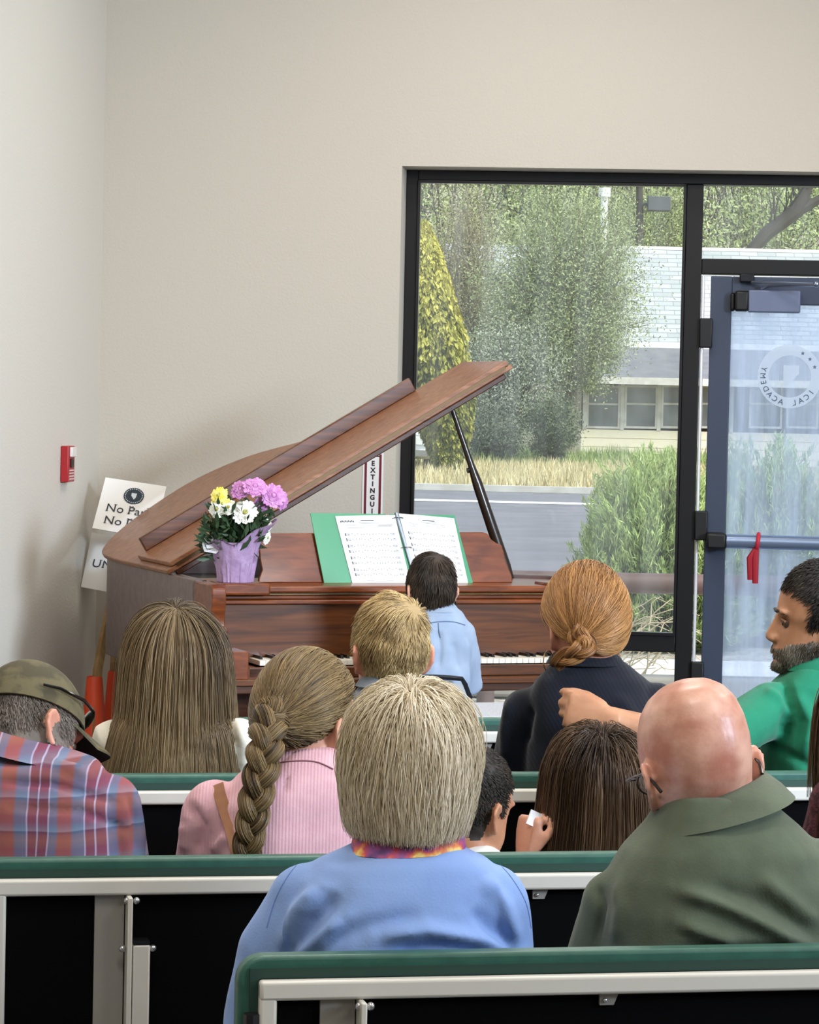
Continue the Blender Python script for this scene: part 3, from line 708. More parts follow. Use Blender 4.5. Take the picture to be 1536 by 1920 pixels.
mb = MB(); mb.bx(H(835, 640)[0], xr, Yh-0.62, Yh-0.46, ze-0.42, ze-0.02); mb.build('fascia', wtrim, ho, smooth=False)
mb = MB(); mb.bx(H(1180, 466)[0], xr, Yh+4.9, Yh+5.1, zr-0.05, zr+0.06); mb.build('ridge_cap', wtrim, ho, smooth=False)
# porch room with awning roof
Yp2 = Yh-3.2; px0, px1 = P(1092, 760, Yp2)[0], xr-2
zf0 = P(1170, 806, Yp2)[2]; zf1 = P(1170, 716, Yp2)[2]
mb = MB(); mb.bx(px0, px1, Yp2, Yh, 0, zf0)
for i in range(4): mb.bx(px0-0.02, px1, Yp2-0.03, Yp2, zf0-0.28*(i+1)+0.02, zf0-0.28*i)
mb.build('porch_siding', cream, ho, smooth=False)
mb = MB(); a0 = P(1066, 706, Yp2-0.9); zt_ = P(1088, 648, Yh-0.5)[2]; zb_ = a0[2]
mb.prism([(a0[0]-0.1, Yp2-0.9, zb_), (P(1088, 648, Yh-0.6)[0]-0.1, Yh-0.55, zt_), (P(1088, 648, Yh-0.6)[0]-0.1, Yh-0.55, zt_-0.15), (a0[0]-0.1, Yp2-0.9, zb_-0.1)], (px1-a0[0], 0, 0)); mb.build('awning_roof', awn, ho, smooth=False)
mb = MB(); mb.bx(a0[0]-0.15, px1, Yp2-1.0, Yp2-0.88, zb_-0.2, zb_+0.02); mb.build('awning_fascia', weather, ho, smooth=False)
mb = MB(); mb.bx(px0, px1, Yp2+0.4, Yp2+0.55, zf0, zf1+0.2); mb.build('porch_back', mat('porch_dark', '7A7772', 0.9), ho, smooth=False)
for wl, wr in ((1105, 1158), (1176, 1228), (1245, 1296), (1318, 1366), (1410, 1462), (1480, 1530)):
    a, b = P(wl, 726, Yp2), P(wr, 800, Yp2); fr = MB(); t = 0.07
    fr.bx(a[0]-t, b[0]+t, Yp2-0.05, Yp2+0.05, a[2], a[2]+t); fr.bx(a[0]-t, b[0]+t, Yp2-0.05, Yp2+0.05, b[2]-t, b[2]); fr.bx(a[0]-t, a[0], Yp2-0.05, Yp2+0.05, b[2], a[2]); fr.bx(b[0], b[0]+t, Yp2-0.05, Yp2+0.05, b[2], a[2])
    zm = P(wl, 757, Yp2)[2]; fr.bx(a[0], b[0], Yp2-0.03, Yp2+0.03, zm-0.03, zm+0.03)
    wo = fr.build('window', weather, ho, smooth=False); mb = MB(); mb.bx(a[0], b[0], Yp2, Yp2+0.02, b[2], a[2]); mb.build('pane', wdark, wo, smooth=False)
for c in (1097, 1167, 1236, 1306, 1372): 
    q = P(c, 760, Yp2)[0]; mb = MB(); mb.bx(q-0.06, q+0.06, Yp2-0.06, Yp2+0.06, zf0, zf1+0.1); mb.build('porch_post', weather, ho, smooth=False)
vp = P(1132, 440, Yh+3); vt = P(1133, 352, Yh+3)
mb = MB(); mb.tube([(vp[0], Yh+3, zr-1.2), (vp[0], Yh+3, vt[2]-0.25)], 0.12, n=12); mb.tube([(vp[0], Yh+3, vt[2]-0.3), (vp[0], Yh+3, vt[2])], 0.2, n=12)
mb.build('vent_pipe', wtrim, ho)

# ---- hillside and trees behind
def hill():
    xs_ = np.linspace(-60, 70, 90); ys_ = np.linspace(112, 260, 60); V = []; Q = []
    X, Y = np.meshgrid(xs_, ys_); Z = -0.5+(Y-112)*0.20+1.2*np.sin(X*0.13+Y*0.06)+0.8*np.sin(X*0.31-Y*0.11)+RNG.normal(size=X.shape)*0.35
    Z[0] = -0.6
    V = np.stack([X, Y, Z], -1).reshape(-1, 3); i = np.arange(90*60).reshape(60, 90)
    Q = np.stack([i[:-1, :-1], i[:-1, 1:], i[1:, 1:], i[1:, :-1]], -1).reshape(-1, 4)
    me = fast_mesh('hill', V, Q); o = link_mesh('hillside', me, mat('hill_scrub', '8A8D68', 0.95, col2='B4B49A', nscale=0.35, detail=10)); tag(o, kind='structure')
hill()
def hillz(Y): return -0.5+(Y-112)*0.20
bgk = [('olive green broad tree on the hillside behind the house', '84905C', 'C6D098', 0.0), ('grey brown half bare tree on the hillside', '8A8373', 'BDB8A3', 0.6), ('mid green tree on the hillside behind the roof', '8C9A62', 'CCD69E', 0.0)]
bgm = [leafmat('bg_leaf%d' % i, a[1], a[2]) for i, a in enumerate(bgk)]
spots = [(800, 118, 5.5, 1), (880, 122, 6.5, 0), (960, 118, 6.0, 2), (1040, 126, 7.0, 0), (1120, 120, 6.2, 2), (1200, 118, 6.5, 0), (1270, 124, 6.5, 2), (1345, 118, 5.8, 1), (1420, 128, 7, 0), (1500, 120, 6, 1), (1590, 122, 6.5, 2), (720, 124, 6.5, 0), (640, 118, 6.5, 2), (560, 124, 7, 0), (470, 119, 6, 1), (380, 124, 7, 2), (290, 120, 6.5, 0),
         (840, 142, 7, 1), (930, 146, 7.5, 0), (1020, 150, 8, 2), (1110, 144, 7, 1), (1190, 148, 8, 0), (1290, 146, 8, 1), (1380, 150, 8, 0), (1470, 144, 7.5, 2), (1560, 150, 8, 0), (760, 150, 8, 2)]
place = ['left end', 'middle', 'right end']
for i, (px, Y, h, kd) in enumerate(spots):
    b = P(px, 800, Y); b[2] = hillz(Y)-0.3
    tree('hillside_tree', bgk[kd][0], b, h*0.3, (b+np.array((0, 0, h*0.95)), (h*0.42, h*0.42, h*0.62)), 46, int(5200*(0.35 if kd == 1 else 1)), 0.20, bgm[kd], tw=0.2, group='trees on the hillside, kind %d' % (kd+1), aspect=0.45, spread=0.6, low=0.6)
# leaning dark trunk seen in the pane above the door
b = P(1392, 520, 112); b[2] = 0.0
lo = thing('leaning_tree', b, 'dark bare leaning trunk behind the roof, seen in the pane above the door', 'tree'); mb = MB()
mb.tube([b, P(1400, 480, 112), P(1440, 436, 112), P(1495, 395, 112), P(1515, 350, 112), P(1540, 300, 112)], [0.3, 0.26, 0.28, 0.30, 0.22, 0.14], n=9)
mb.tube([P(1495, 398, 112), P(1540, 372, 112), P(1600, 340, 112)], [0.2, 0.17, 0.1], n=7); mb.build('trunk', mat('dark_bark', '4A443C', 0.9), lo)
mb = MB()
for i in range(16):
    a = P(1440+i*5, 436-i*5, 112); mb.tube(branch(a, a+np.array((RNG.uniform(-1, 1), RNG.uniform(-.6, .6), RNG.uniform(.6, 2.2))), 5, .1), np.linspace(0.045, 0.012, 6), n=4, cap=False)
mb.build('branch', mat('dark_bark', '', 0), lo)
b = P(1198, 420, 110); b[2] = 0.0
po = thing('box_pole', b, 'dark pole with a grey box behind the roof, upper right of the window', 'pole'); mb = MB()
mb.tube([b, P(1200, 400, 110), P(1199, 330, 110)], [0.17, 0.15, 0.12], n=9); mb.build('pole_shaft', mat('dark_bark', '', 0), po)
a, c = P(1215, 368, 109.8), P(1257, 396, 109.8); mb = MB(); mb.bx(a[0], c[0], 109.6, 110.3, c[2], a[2]); mb.bx(b[0], a[0]+0.1, 109.9, 110.05, c[2]+0.2, c[2]+0.3); mb.build('grey_box', mat('grey_box_face', '5E5F60', 0.7), po, bevel=0.03)  # unidentified grey shape, drawn as a box on a pole

# ---- silver pickup parked left of the conifer, mostly hidden by the frame
Yt = 71.0; tb = P(741, 890, Yt)*np.array((1, 1, 0)); tr = thing('pickup_truck', tb, 'silver pickup truck parked beside the golden conifer', 'truck')
silver = mat('silver_paint', 'D3D6DA', 0.3, metal=0.3, coat=0.5); tyre = mat('tyre', '1B1B1D', 0.8)
mb = MB()
def sec(y, hw, z0, z1, tw_): return [(tb[0]+x, tb[1]+y, z) for x, z in ((-hw, z0), (-hw, (z0+z1)/2), (-tw_, z1), (tw_, z1), (hw, (z0+z1)/2), (hw, z0))]
mb.loft([sec(0.0, 0.78, 0.45, 0.95, 0.7), sec(0.15, 0.9, 0.35, 1.08, 0.8), sec(1.3, 0.93, 0.35, 1.18, 0.82), sec(1.35, 0.93, 0.35, 1.2, 0.82), sec(2.1, 0.93, 0.35, 1.82, 0.68), sec(3.3, 0.93, 0.35, 1.84, 0.68), sec(3.7, 0.93, 0.35, 1.2, 0.84), sec(5.4, 0.93, 0.4, 1.15, 0.86)])
mb.build('truck_body', silver, tr, bevel=0.03)
mb = MB(); mb.hexa([(tb[0]-.72, tb[1]+1.42, 1.25), (tb[0]+.72, tb[1]+1.42, 1.25), (tb[0]+.72, tb[1]+1.5, 1.25), (tb[0]-.72, tb[1]+1.5, 1.25)], [(tb[0]-.62, tb[1]+2.0, 1.76), (tb[0]+.62, tb[1]+2.0, 1.76), (tb[0]+.62, tb[1]+2.1, 1.76), (tb[0]-.62, tb[1]+2.1, 1.76)]); mb.build('windshield', mat('car_glass', '3A4148', 0.1), tr, smooth=False)
mb = MB(); mb.bx(tb[0]-.42, tb[0]+.42, tb[1]-.03, tb[1]+.1, 0.62, 0.88); mb.build('grille', mat('grille_dark', '4A4C50', 0.4), tr, bevel=0.02)
for sx_ in (-1, 1):
    mb = MB(); mb.bx(tb[0]+sx_*.62-.16, tb[0]+sx_*.62+.16, tb[1]-.02, tb[1]+.1, 0.68, 0.9); mb.build('headlight', mat('headlight', 'F4F6F8', 0.1), tr, bevel=0.03)
mb = MB(); mb.bx(tb[0]-.86, tb[0]+.86, tb[1]-.16, tb[1]+.05, 0.40, 0.60); mb.build('bumper', mat('bumper_chrome', 'C3C6CA', 0.25, metal=0.8), tr, bevel=0.03)
for sx_ in (-1, 1):
    for yy in (0.85, 4.4):
        mb = MB(); mb.tube([(tb[0]+sx_*.72, tb[1]+yy, .37), (tb[0]+sx_*.95, tb[1]+yy, .37)], .37, n=20); mb.build('wheel', tyre, tr)
# ================================================================== PIANO
PF = Frame(P(407, 1200, 10.30)*np.array((1, 1, 0)), rad(20))
def wood(name, c1, c2, sc, rough=0.32, coat=0.22, ring=9.0):
    m, g, b = base_mat(name); b.inputs['Roughness'].default_value = rough; b.inputs['Coat Weight'].default_value = coat; b.inputs['Coat Roughness'].default_value = 0.08; b.inputs['Specular IOR Level'].default_value = 0.3
    tc = g.new('ShaderNodeTexCoord'); mp = g.new('ShaderNodeMapping'); mp.vector_type = 'TEXTURE'; mp.inputs['Scale'].default_value = tuple(1/x for x in sc); mp.inputs['Rotation'].default_value = (0, 0, rad(20))
    g.link(tc.outputs['Object'], mp.inputs['Vector'])
    n1 = g.new('ShaderNodeTexNoise'); n1.inputs['Scale'].default_value = ring; n1.inputs['Detail'].default_value = 7; n1.inputs['Distortion'].default_value = 0.6
    g.link(mp.outputs[0], n1.inputs['Vector']); rp = g.new('ShaderNodeValToRGB'); e = rp.color_ramp.elements
    e[0].position = 0.30; e[0].color = lin(c1); e[1].position = 0.72; e[1].color = lin(c2)
    g.link(n1.outputs['Fac'], rp.inputs['Fac']); g.link(rp.outputs['Color'], b.inputs['Base Color']); return m
mahog = wood('mahogany', '40220F', '703F1B', (0.35, 6, 6))
mahog_d = wood('mahogany_dark', '341B0E', '57311A', (0.35, 6, 6))
mahog_r = wood('mahogany_red', '5A2A10', '8A4720', (0.7, 4, 4))
lidwood = wood('lid_mahogany', '7C4F35', 'A87655', (0.35, 6, 6), rough=0.4, coat=0.15)
rimwood = wood('rim_mahogany_sheen', '665350', '796764', (0.4, 3, 3), rough=0.38, coat=0.25)  # mahogany greyed to mauve: the white wall's reflection is in the colour
blackint = mat('piano_interior', '070707', 0.6); brass = mat('brass', 'C9A25A', 0.3, metal=0.9); ivory = mat('ivory', 'ECE6D6', 0.3); ebony = mat('ebony', '0B0B0B', 0.3)
pl_ = lambda px, py, y=0.0: PF.hy(px, py, y)
xk0 = pl_(487, 1243, 0.03)[0]; PWID = 2*xk0+1.2246
zkt = pl_(487, 1239, 0.03)[2]; zkb = pl_(487, 1249.5, 0.03)[2]
zarm = pl_(418, 1096, 0.12)[2]; zbot = pl_(420, 1302, 0.0)[2]; zrim = zarm+0.005
xa1 = pl_(432, 1150, 0.02)[0]
pn = thing('grand_piano', PF.w(PWID/2, 0.9, 0), 'brown mahogany grand piano with raised lid in front of the window', 'piano')
def pb(name, boxes, m, parent=None, bevel=0.004):
    mb = MB()
    for b in boxes: mb.bx(*b, PF)
    return mb.build(name, m, parent or pn, bevel=bevel)
def smooth_curve(pts, n=8):
    P_ = [np.array(p, float) for p in pts]; out = []
    for i in range(len(P_)-1):
        p0, p1, p2, p3 = P_[max(i-1, 0)], P_[i], P_[i+1], P_[min(i+2, len(P_)-1)]
        for k in range(n):
            t = k/n; out.append(0.5*((2*p1)+(p2-p0)*t+(2*p0-5*p1+4*p2-p3)*t*t+(3*p1-p0-3*p2+p3)*t**3))
    out.append(P_[-1]); return out
# length of the case from the photograph's left-most rim edge
PL = 2.07
curve = smooth_curve([(0, 0.30), (0, 0.9), (0, 1.46), (0.035, 1.73), (0.19, PL-0.14), (0.42, PL-0.03), (0.60, PL-0.03), (0.78, PL-0.20), (0.92, PL-0.55), (1.08, 1.10), (1.28, 0.80), (PWID-0.04, 0.62), (PWID, 0.45), (PWID, 0.30)])
def inset(cv, d):
    out = []; n = len(cv)
    for i, p in enumerate(cv):
        t = cv[min(i+1, n-1)]-cv[max(i-1, 0)]; t = t/np.linalg.norm(t); nrm = np.array((t[1], -t[0])); out.append(p+nrm*d)
    return out
ci = inset(curve, 0.045)
mb = MB(); rings = []
for z0_, z1_ in ((zbot, zrim),):
    n = len(curve)
    for i in range(n):
        o_, i_ = curve[i], ci[i]
        rings.append([PF.w(o_[0], o_[1], zbot), PF.w(o_[0], o_[1], zrim), PF.w(i_[0], i_[1], zrim), PF.w(i_[0], i_[1], zbot)])
mb.loft(rings); mb.build('rim', rimwood, pn, bevel=0.004)
mb = MB(); poly = [PF.w(p[0], p[1], zbot+0.02) for p in inset(curve, 0.03)]; mb.prism(poly, (0, 0, 0.03)); mb.build('soundboard', blackint, pn, smooth=False)  # near-black colour puts the shade under the lid into the soundboard
mb = MB(); poly = [PF.w(p[0], p[1], zrim-0.10) for p in inset(curve, 0.05)]; mb.prism(poly, (0, 0, 0.02)); pf_ = mb.build('string_plate', mat('plate_dark', '1A1510', 0.5), pn, smooth=False)  # plate darkened in colour for the shade inside the case
# arms with a scrolled front
def arm(x0, x1):
    prof = [(0.34, zarm), (0.10, zarm), (0.075, zarm-0.012), (0.072, zarm-0.07), (0.082, zarm-0.10), (0.088, zarm-0.125)]
    zz = pl_(420, 1178, 0.07)[2]
    prof += [(0.085, zz+0.004), (0.045, zz), (0.040, zz-0.012), (0.062, zz-0.04), (0.05, zz-0.075), (0.012, zz-0.095), (0.0, zz-0.11)]
    prof += [(0.0, zbot), (0.34, zbot)]
    mb = MB(); mb.prism([PF.w(x0, y, z) for y, z in prof], (x1-x0)*PF.X); return mb.build('arm', rimwood if False else mahog_r, pn, bevel=0.004)
arm(0, xa1); arm(PWID-xa1, PWID)
zkb0 = pl_(450, 1222, -0.012)[2]
for x0 in (xa1+0.002, PWID-xk0+0.003): pb('key_block', [(x0, x0+(xk0-xa1)-0.055, -0.012, 0.16, zbot+0.05, zkb0), (x0 if x0 > 1 else x0+0.045, (x0 if x0 > 1 else x0+0.045)+xk0-xa1-0.05, 0.0, 0.16, zbot+0.05, zkb-0.004)], mahog_r)
pb('keybed', [(xa1, PWID-xa1, -0.004, 0.34, zbot, zbot+0.055)], mahog_d)
pb('keyslip', [(xk0-0.05, PWID-xk0+0.05, 0.0, 0.026, zbot+0.055, zkb-0.001), (xa1, PWID-xa1, -0.016, 0.0, zbot+0.028, zbot+0.052)], mahog)
zf_b = pl_(700, 1233, 0.17)[2]; zf_t = pl_(700, 1131, 0.17)[2]
pb('fallboard', [(xa1+0.004, PWID-xa1-0.004, 0.17, 0.195, zf_b, zf_t)], mahog)
Z = lambda py, y=0.15: pl_(700, py, y)[2]
pb('fallboard_moulding', [(xa1+0.004, PWID-xa1-0.004, 0.150, 0.20, Z(1133), Z(1124.5)), (xa1+0.004, PWID-xa1-0.004, 0.166, 0.20, Z(1124.5), Z(1116))], mahog_r, bevel=0.005)
pb('piano_hinge', [(xa1+0.1, PWID-xa1-0.1, 0.160, 0.18, Z(1115.0), Z(1113.6))], mat('hinge_brass', '7A6444', 0.45, metal=0.6), bevel=0)
pb('music_shelf', [(xa1+0.002, PWID-xa1-0.002, 0.16, 0.62, Z(1112.5), zarm-0.008), (xa1+0.002, pl_(508, 1105, 0.12)[0], 0.12, 0.30, Z(1115), zarm+0.003), (PWID-pl_(508, 1105, 0.12)[0], PWID-xa1-0.002, 0.12, 0.30, Z(1115), zarm+0.003)], mahog_r, bevel=0.008)
# keys
kw = 1.2246/52
wk = MB(); wk.bx(xk0+0.0006, xk0+kw-0.0006, 0.03, 0.19, zkb+0.002, zkt, PF); w0 = wk.build('white_key', ivory, pn, bevel=0.0012)
for i in range(1, 52):
    c = w0.copy(); COL.objects.link(c); c.location = tuple(PF.X*kw*i); c.parent = pn
bk = MB(); bk.hexa([PF.w(xk0+x, y, zkt) for x, y in ((-.0055, .085), (.0055, .085), (.0055, .19), (-.0055, .19))], [PF.w(xk0+x, y, zkt+0.011) for x, y in ((-.0045, .092), (.0045, .092), (.0045, .19), (-.0045, .19))])
pat = [1, 3, 4, 6, 7]  # boundaries after A, C, D, F, G in the octave from A
k0 = None
for i in range(52):
    if i % 7 in (0, 2, 3, 5, 6) and i < 51:
        if k0 is None: k0 = bk.build('black_key', ebony, pn, bevel=0.001); k0.location = tuple(PF.X*kw*(i+1))
        else:
            c = k0.copy(); COL.objects.link(c); c.location = tuple(PF.X*kw*(i+1)); c.parent = pn
pb('key_felt', [(xk0, xk0+1.2246, 0.165, 0.172, zkt, zf_b+0.004)], blackint, bevel=0)
# lid, folded front flap and prop, all turned about the bass-side hinge
AL = rad(30.5); YF = 0.62
def L3(x, y, h): return PF.w(x*math.cos(AL)-h*math.sin(AL), y, zrim+0.004+x*math.sin(AL)+h*math.cos(AL))
ov = 0.012
outl = [np.array((-ov, YF))]+[p for p in inset(curve, -ov) if p[1] > YF+0.05]
outl = [p for p in outl]; outl.append(np.array((PWID+ov, YF)))
outl = [np.array((min(p[0], PWID+ov), p[1])) for p in outl]
# straighter treble side than the case, as grand lids are
mb = MB(); mb.prism([L3(p[0], p[1], 0) for p in outl], L3(0, 0, 0.02)-L3(0, 0, 0)); mb.build('lid', lidwood, pn, bevel=0.004)
FD = 0.47; xf0, xf1 = 0.012, PWID-0.0
def LB(mb, x0, x1, y0, y1, h0, h1): mb.hexa([L3(x0, y0, h0), L3(x1, y0, h0), L3(x1, y1, h0), L3(x0, y1, h0)], [L3(x0, y0, h1), L3(x1, y0, h1), L3(x1, y1, h1), L3(x0, y1, h1)])
mb = MB(); LB(mb, xf0, xf1, YF-0.002, YF+FD, 0.022, 0.040); fl = mb.build('lid_flap', lidwood, pn, bevel=0.003)
mb = MB(); LB(mb, xf0+0.035, xf1-0.24, YF+FD-0.024, YF+FD, 0.040, 0.098); mb.build('flap_lip', mahog, fl, bevel=0.004)
mb = MB(); LB(mb, xf0+0.02, xf1-0.02, YF-0.006, YF+0.0, 0.014, 0.026); mb.build('lid_hinge', mat('old_brass', '5A4326', 0.4, metal=0.6), fl)
mb = MB(); LB(mb, 0.02, PWID-0.03, YF+0.004, YF+0.03, -0.022, 0.0); mb.build('lid_front_rail', mahog_d, pn, bevel=0.004)
ptop = L3(1.30, YF+0.07, -0.01)
pbot = PF.plane(956, 1078, (0, YF+0.02, 0), (0, 1, 0)); pbot[2] = zrim-0.02; pbw = PF.w(*pbot)
mb = MB(); d = pbw-ptop; mb.tube([ptop, ptop+d*0.3, ptop+d*0.34, ptop+d*0.45, ptop+d*0.92, pbw], [0.010, 0.013, 0.014, 0.021, 0.024, 0.020], n=10); pr = mb.build('lid_prop', mat('prop_wood', '2A1E14', 0.35, coat=0.4), pn)
mb = MB(); q = ptop+d*0.37; mb.tube([q, q-PF.X*0.022-PF.Z*0.004], [0.008, 0.011], n=8); mb.build('prop_knob', ebony, pr)
# music desk with shaped shoulders
DA = math.tan(rad(14)); YD = 0.36; zd0 = zarm-0.008
dn = (0, -1.0, DA)
def desk(px, py, off=0.0):
    p = PF.plane(px, py, (0, YD-off, zd0), (0, -1.0, DA)); return p
out_px = [(485, 1098), (486, 1085), (492, 1068), (488, 1048), (486, 1020), (490, 1003), (497, 1000), (905, 998), (914, 1000), (922, 1012), (932, 1019), (941, 1022), (945, 1034), (948, 1052), (955, 1068), (960, 1080), (961, 1098)]
poly = [desk(*p) for p in out_px]
poly = [PF.w(p[0], p[1], max(p[2], zd0)) for p in poly]
mb = MB(); mb.prism(poly, PF.Y*0.016); mb.build('music_desk', mahog_r, pn, bevel=0.003)
# legs, lyre and pedals
for lx, ly in ((0.13, 0.28), (PWID-0.13, 0.28), (0.42, PL-0.24)):
    b = PF.w(lx, ly, 0); mb = MB()
    def sq(h, z): return [b+h*(sx*PF.X+sy*PF.Y)+np.array((0, 0, z)) for sx, sy in ((-1, -1), (1, -1), (1, 1), (-1, 1))]
    mb.loft([sq(.035, .07), sq(.04, .12), sq(.06, .16), sq(.045, .19), sq(.075, .50), sq(.085, .53), sq(.085, zbot)]); lg = mb.build('leg', mahog_d, pn, bevel=0.006)
    mb = MB(); mb.tube([b+PF.X*-.018+np.array((0, 0, .036)), b+PF.X*.018+np.array((0, 0, .036))], .035, n=16); mb.build('caster', brass, lg)
b = PF.w(PWID/2, 0.33, 0); mb = MB()
for sx in (-.09, .09): mb.tube([b+PF.X*sx*0.7+PF.Z*zbot, b+PF.X*sx*1.15+PF.Z*.36, b+PF.X*sx+PF.Z*.14], [.016, .02, .016], n=8)
mb.bx(PWID/2-.15, PWID/2+.15, .27, .40, .09, .15, PF); ly = mb.build('pedal_lyre', mahog_d, pn)
for sx in (-.06, 0, .06):
    mb = MB(); mb.bx(PWID/2+sx-.012, PWID/2+sx+.012, .19, .29, .10, .112, PF); mb.build('pedal', brass, ly, bevel=0.004)

# ---- binder with music on the desk
bq = [desk(608, 1098.5, .012), desk(888, 1097.5, .012), desk(852, 966, .012), desk(581, 962, .012)]
bw = [PF.w(*p) for p in bq]; zfix = (zarm-0.005)-min(bw[0][2], bw[1][2])
bx_ = unit(bw[1]-bw[0]); bn = unit(np.cross(bw[1]-bw[0], bw[3]-bw[0])); bn = bn if bn[1] < 0 else -bn
bd = thing('music_binder', (bw[0]+bw[1])/2, 'open green ring binder of sheet music leaning on the piano desk', 'binder')
green_v = mat('binder_green', '3F9467', 0.22, spec=0.6)
def bil(u, v): return bw[0]*(1-u)*(1-v)+bw[1]*u*(1-v)+bw[2]*u*v+bw[3]*(1-u)*v
def invb(px, py):
    p = PF.w(*desk(px, py, .016)); u, v = .5, .5
    for _ in range(30):
        e = p-bil(u, v); du = (bil(u+.01, v)-bil(u-.01, v))/.02; dv = (bil(u, v+.01)-bil(u, v-.01))/.02
        A = np.stack([du, dv], 1); s_, *_r2 = np.linalg.lstsq(A, e, rcond=None); u += s_[0]; v += s_[1]
    return u, v
mb = MB(); mb.hexa([bil(0, 0), bil(.52, 0), bil(.52, 1), bil(0, 1)], [bil(0, 0)+bn*.004, bil(.52, 0)+bn*.004, bil(.52, 1)+bn*.004, bil(0, 1)+bn*.004])
mb.hexa([bil(.545, 0), bil(1, 0), bil(1, 1), bil(.545, 1)], [bil(.545, 0)+bn*.004, bil(1, 0)+bn*.004, bil(1, 1)+bn*.004, bil(.545, 1)+bn*.004]); mb.build('cover', green_v, bd, bevel=0.0015)
pgm = mat('sheet_paper', 'E3E2DE', 0.7); inkl = mat('music_ink', '78787E', 0.8); inkd = mat('music_ink_dark', '4A4A50', 0.8)
def page(c4, curl):
    u = [invb(*p) for p in c4]
    def q(a, b, h=0.0):
        uu = (1-b)*((1-a)*u[0][0]+a*u[1][0])+b*((1-a)*u[3][0]+a*u[2][0]); vv = (1-b)*((1-a)*u[0][1]+a*u[1][1])+b*((1-a)*u[3][1]+a*u[2][1])
        return bil(uu, vv)+bn*(.006+curl*math.sin(PI*a)*0.5+h)
    mb = MB(); N = 10
    rings = [[q(i/N, 0), q(i/N, 1), q(i/N, 1, .0012), q(i/N, 0, .0012)] for i in range(N+1)]; mb.loft(rings); return q, mb
for side, c4 in enumerate(([(661, 1096), (770, 1096), (740, 966), (628, 968)], [(782, 1093), (878, 1096), (851, 972), (747, 963)])):
    q, mb = page(c4, .004); pgo = mb.build('page', pgm, bd)
    mk = MB(); md = MB(); rr = np.random.default_rng(11+side)
    def ln(a0, a1, b, t=.0016, M=mk): M.add([q(a0, b-t, .0016), q(a1, b-t, .0016), q(a1, b+t, .0016), q(a0, b+t, .0016)], [(0, 1, 2, 3)])
    ln(.40, .62, .925, .006, md); ln(.36, .66, .900, .002); ln(.40, .70, .885, .002)
    if side == 0:
        for i in range(9): ln(.06+.026*i, .06+.026*i+.017, .915+.008*(i % 2), .012, md)
        ln(.12, .30, .862, .002); ln(.68, .92, .855, .003); ln(.66, .90, .84, .003); ln(.15, .45, .825, .002)
    else:
        ln(.14, .80, .87, .002); ln(.2, .8, .85, .002); ln(.14, .72, .83, .002)
    for s_i in range(4):
        for st in (0, 1):
            b0 = (.74, .57, .40, .23)[s_i]-st*.075
            for k in range(5): ln(.10, .93, b0-k*.0075, .0011)
            for k in range(16):
                a = .15+.05*k+rr.uniform(-.008, .008); bb = b0-rr.uniform(0, .03)
                md.add([q(a-.006, bb-.004, .0018), q(a+.006, bb-.004, .0018), q(a+.006, bb+.004, .0018), q(a-.006, bb+.004, .0018)], [(0, 1, 2, 3)])
                if k % 3: ln(a+.004, a+.0065, bb+.012, .011)
            ln(.085, .10, b0-.014, .022, md)
    ln(.25, .72, .055, .002); ln(.3, .6, .035, .002)
    mk.build('staff_lines', inkl, pgo, smooth=False, fix=False); md.build('notes', inkd, pgo, smooth=False, fix=False)
steel = mat('steel', '8C8F94', 0.25, metal=0.9)
ru0 = invb(780, 1094); ru1 = invb(742, 962)
mb = MB(); r0_, r1_ = bil(*ru0)+bn*.008, bil(*ru1)+bn*.008
mb.hexa([r0_-bx_*.007, r0_+bx_*.007, r1_+bx_*.007, r1_-bx_*.007], [r0_-bx_*.004+bn*.006, r0_+bx_*.004+bn*.006, r1_+bx_*.004+bn*.006, r1_-bx_*.004+bn*.006]); rg = mb.build('ring_spine', steel, bd)
for f in (.1, .5, .92):
    c = r0_+(r1_-r0_)*f; mb = MB(); mb.tube([c+.021*(math.cos(t)*bx_+.9*math.sin(t)*bn) for t in np.linspace(0, PI, 12)], .0018, n=6); mb.build('ring', steel, rg)

# ---- potted chrysanthemum on the left end of the music shelf
fp = PF.w(*PF.hz(441, 1091, zarm+0.003)); kf = fp[1]/FPX
pt = thing('potted_chrysanthemum', fp, 'potted pink, white and yellow chrysanthemums in lavender tissue on the piano', 'flowers')
lav = mat('lavender_tissue', 'B597BB', 0.5, col2='A285AA', nscale=22, bump=0.9, bscale=34, bdist=0.006, sss=0.0); lav2 = mat('white_tissue', 'ECE9EC', 0.5)
mb = MB(); mb.lathe(fp, [(.058, .0), (.062, .02), (.076, .13), (.08, .135), (.074, .135), (.070, .12)], 28); mb.build('pot', mat('pot_plastic', '7A5F86', 0.5), pt)
def F_(px, py, dy=0.0): return P(px, py, fp[1]+dy)
N = 72; rng = np.random.default_rng(4); rings = []
prof = [(0, .064), (.03, .067), (.07, .074), (.11, .083), (.145, .092)]
wr = [rng.uniform(-1, 1, N) for _ in prof]
for j, (h, r) in enumerate(prof):
    rings.append([fp+np.array(((r+.0030*wr[j][i]+.002*math.sin(i*1.9+j))*math.cos(2*PI*i/N), (r+.0030*wr[j][i])*math.sin(2*PI*i/N), h+.001)) for i in range(N)])
def peak(a, a0, wdt): 
    d = (a-a0+PI) % (2*PI)-PI; return math.exp(-(d/wdt)**2)
for t in (0.25, 0.5, 0.75, 1.0):
    ring = []
    for i in range(N):
        a = 2*PI*i/N; up = .085*peak(a, rad(-8), .75)+.035*peak(a, rad(120), .5)+.012*math.sin(5*a)+.004
        fl_ = .055*peak(a, rad(-8), .7)+.02*peak(a, rad(170), .5)+.006
        rr_ = .092+fl_*t**1.3; ring.append(fp+np.array((rr_*math.cos(a), rr_*math.sin(a), .145+up*t)))
    rings.append(ring)
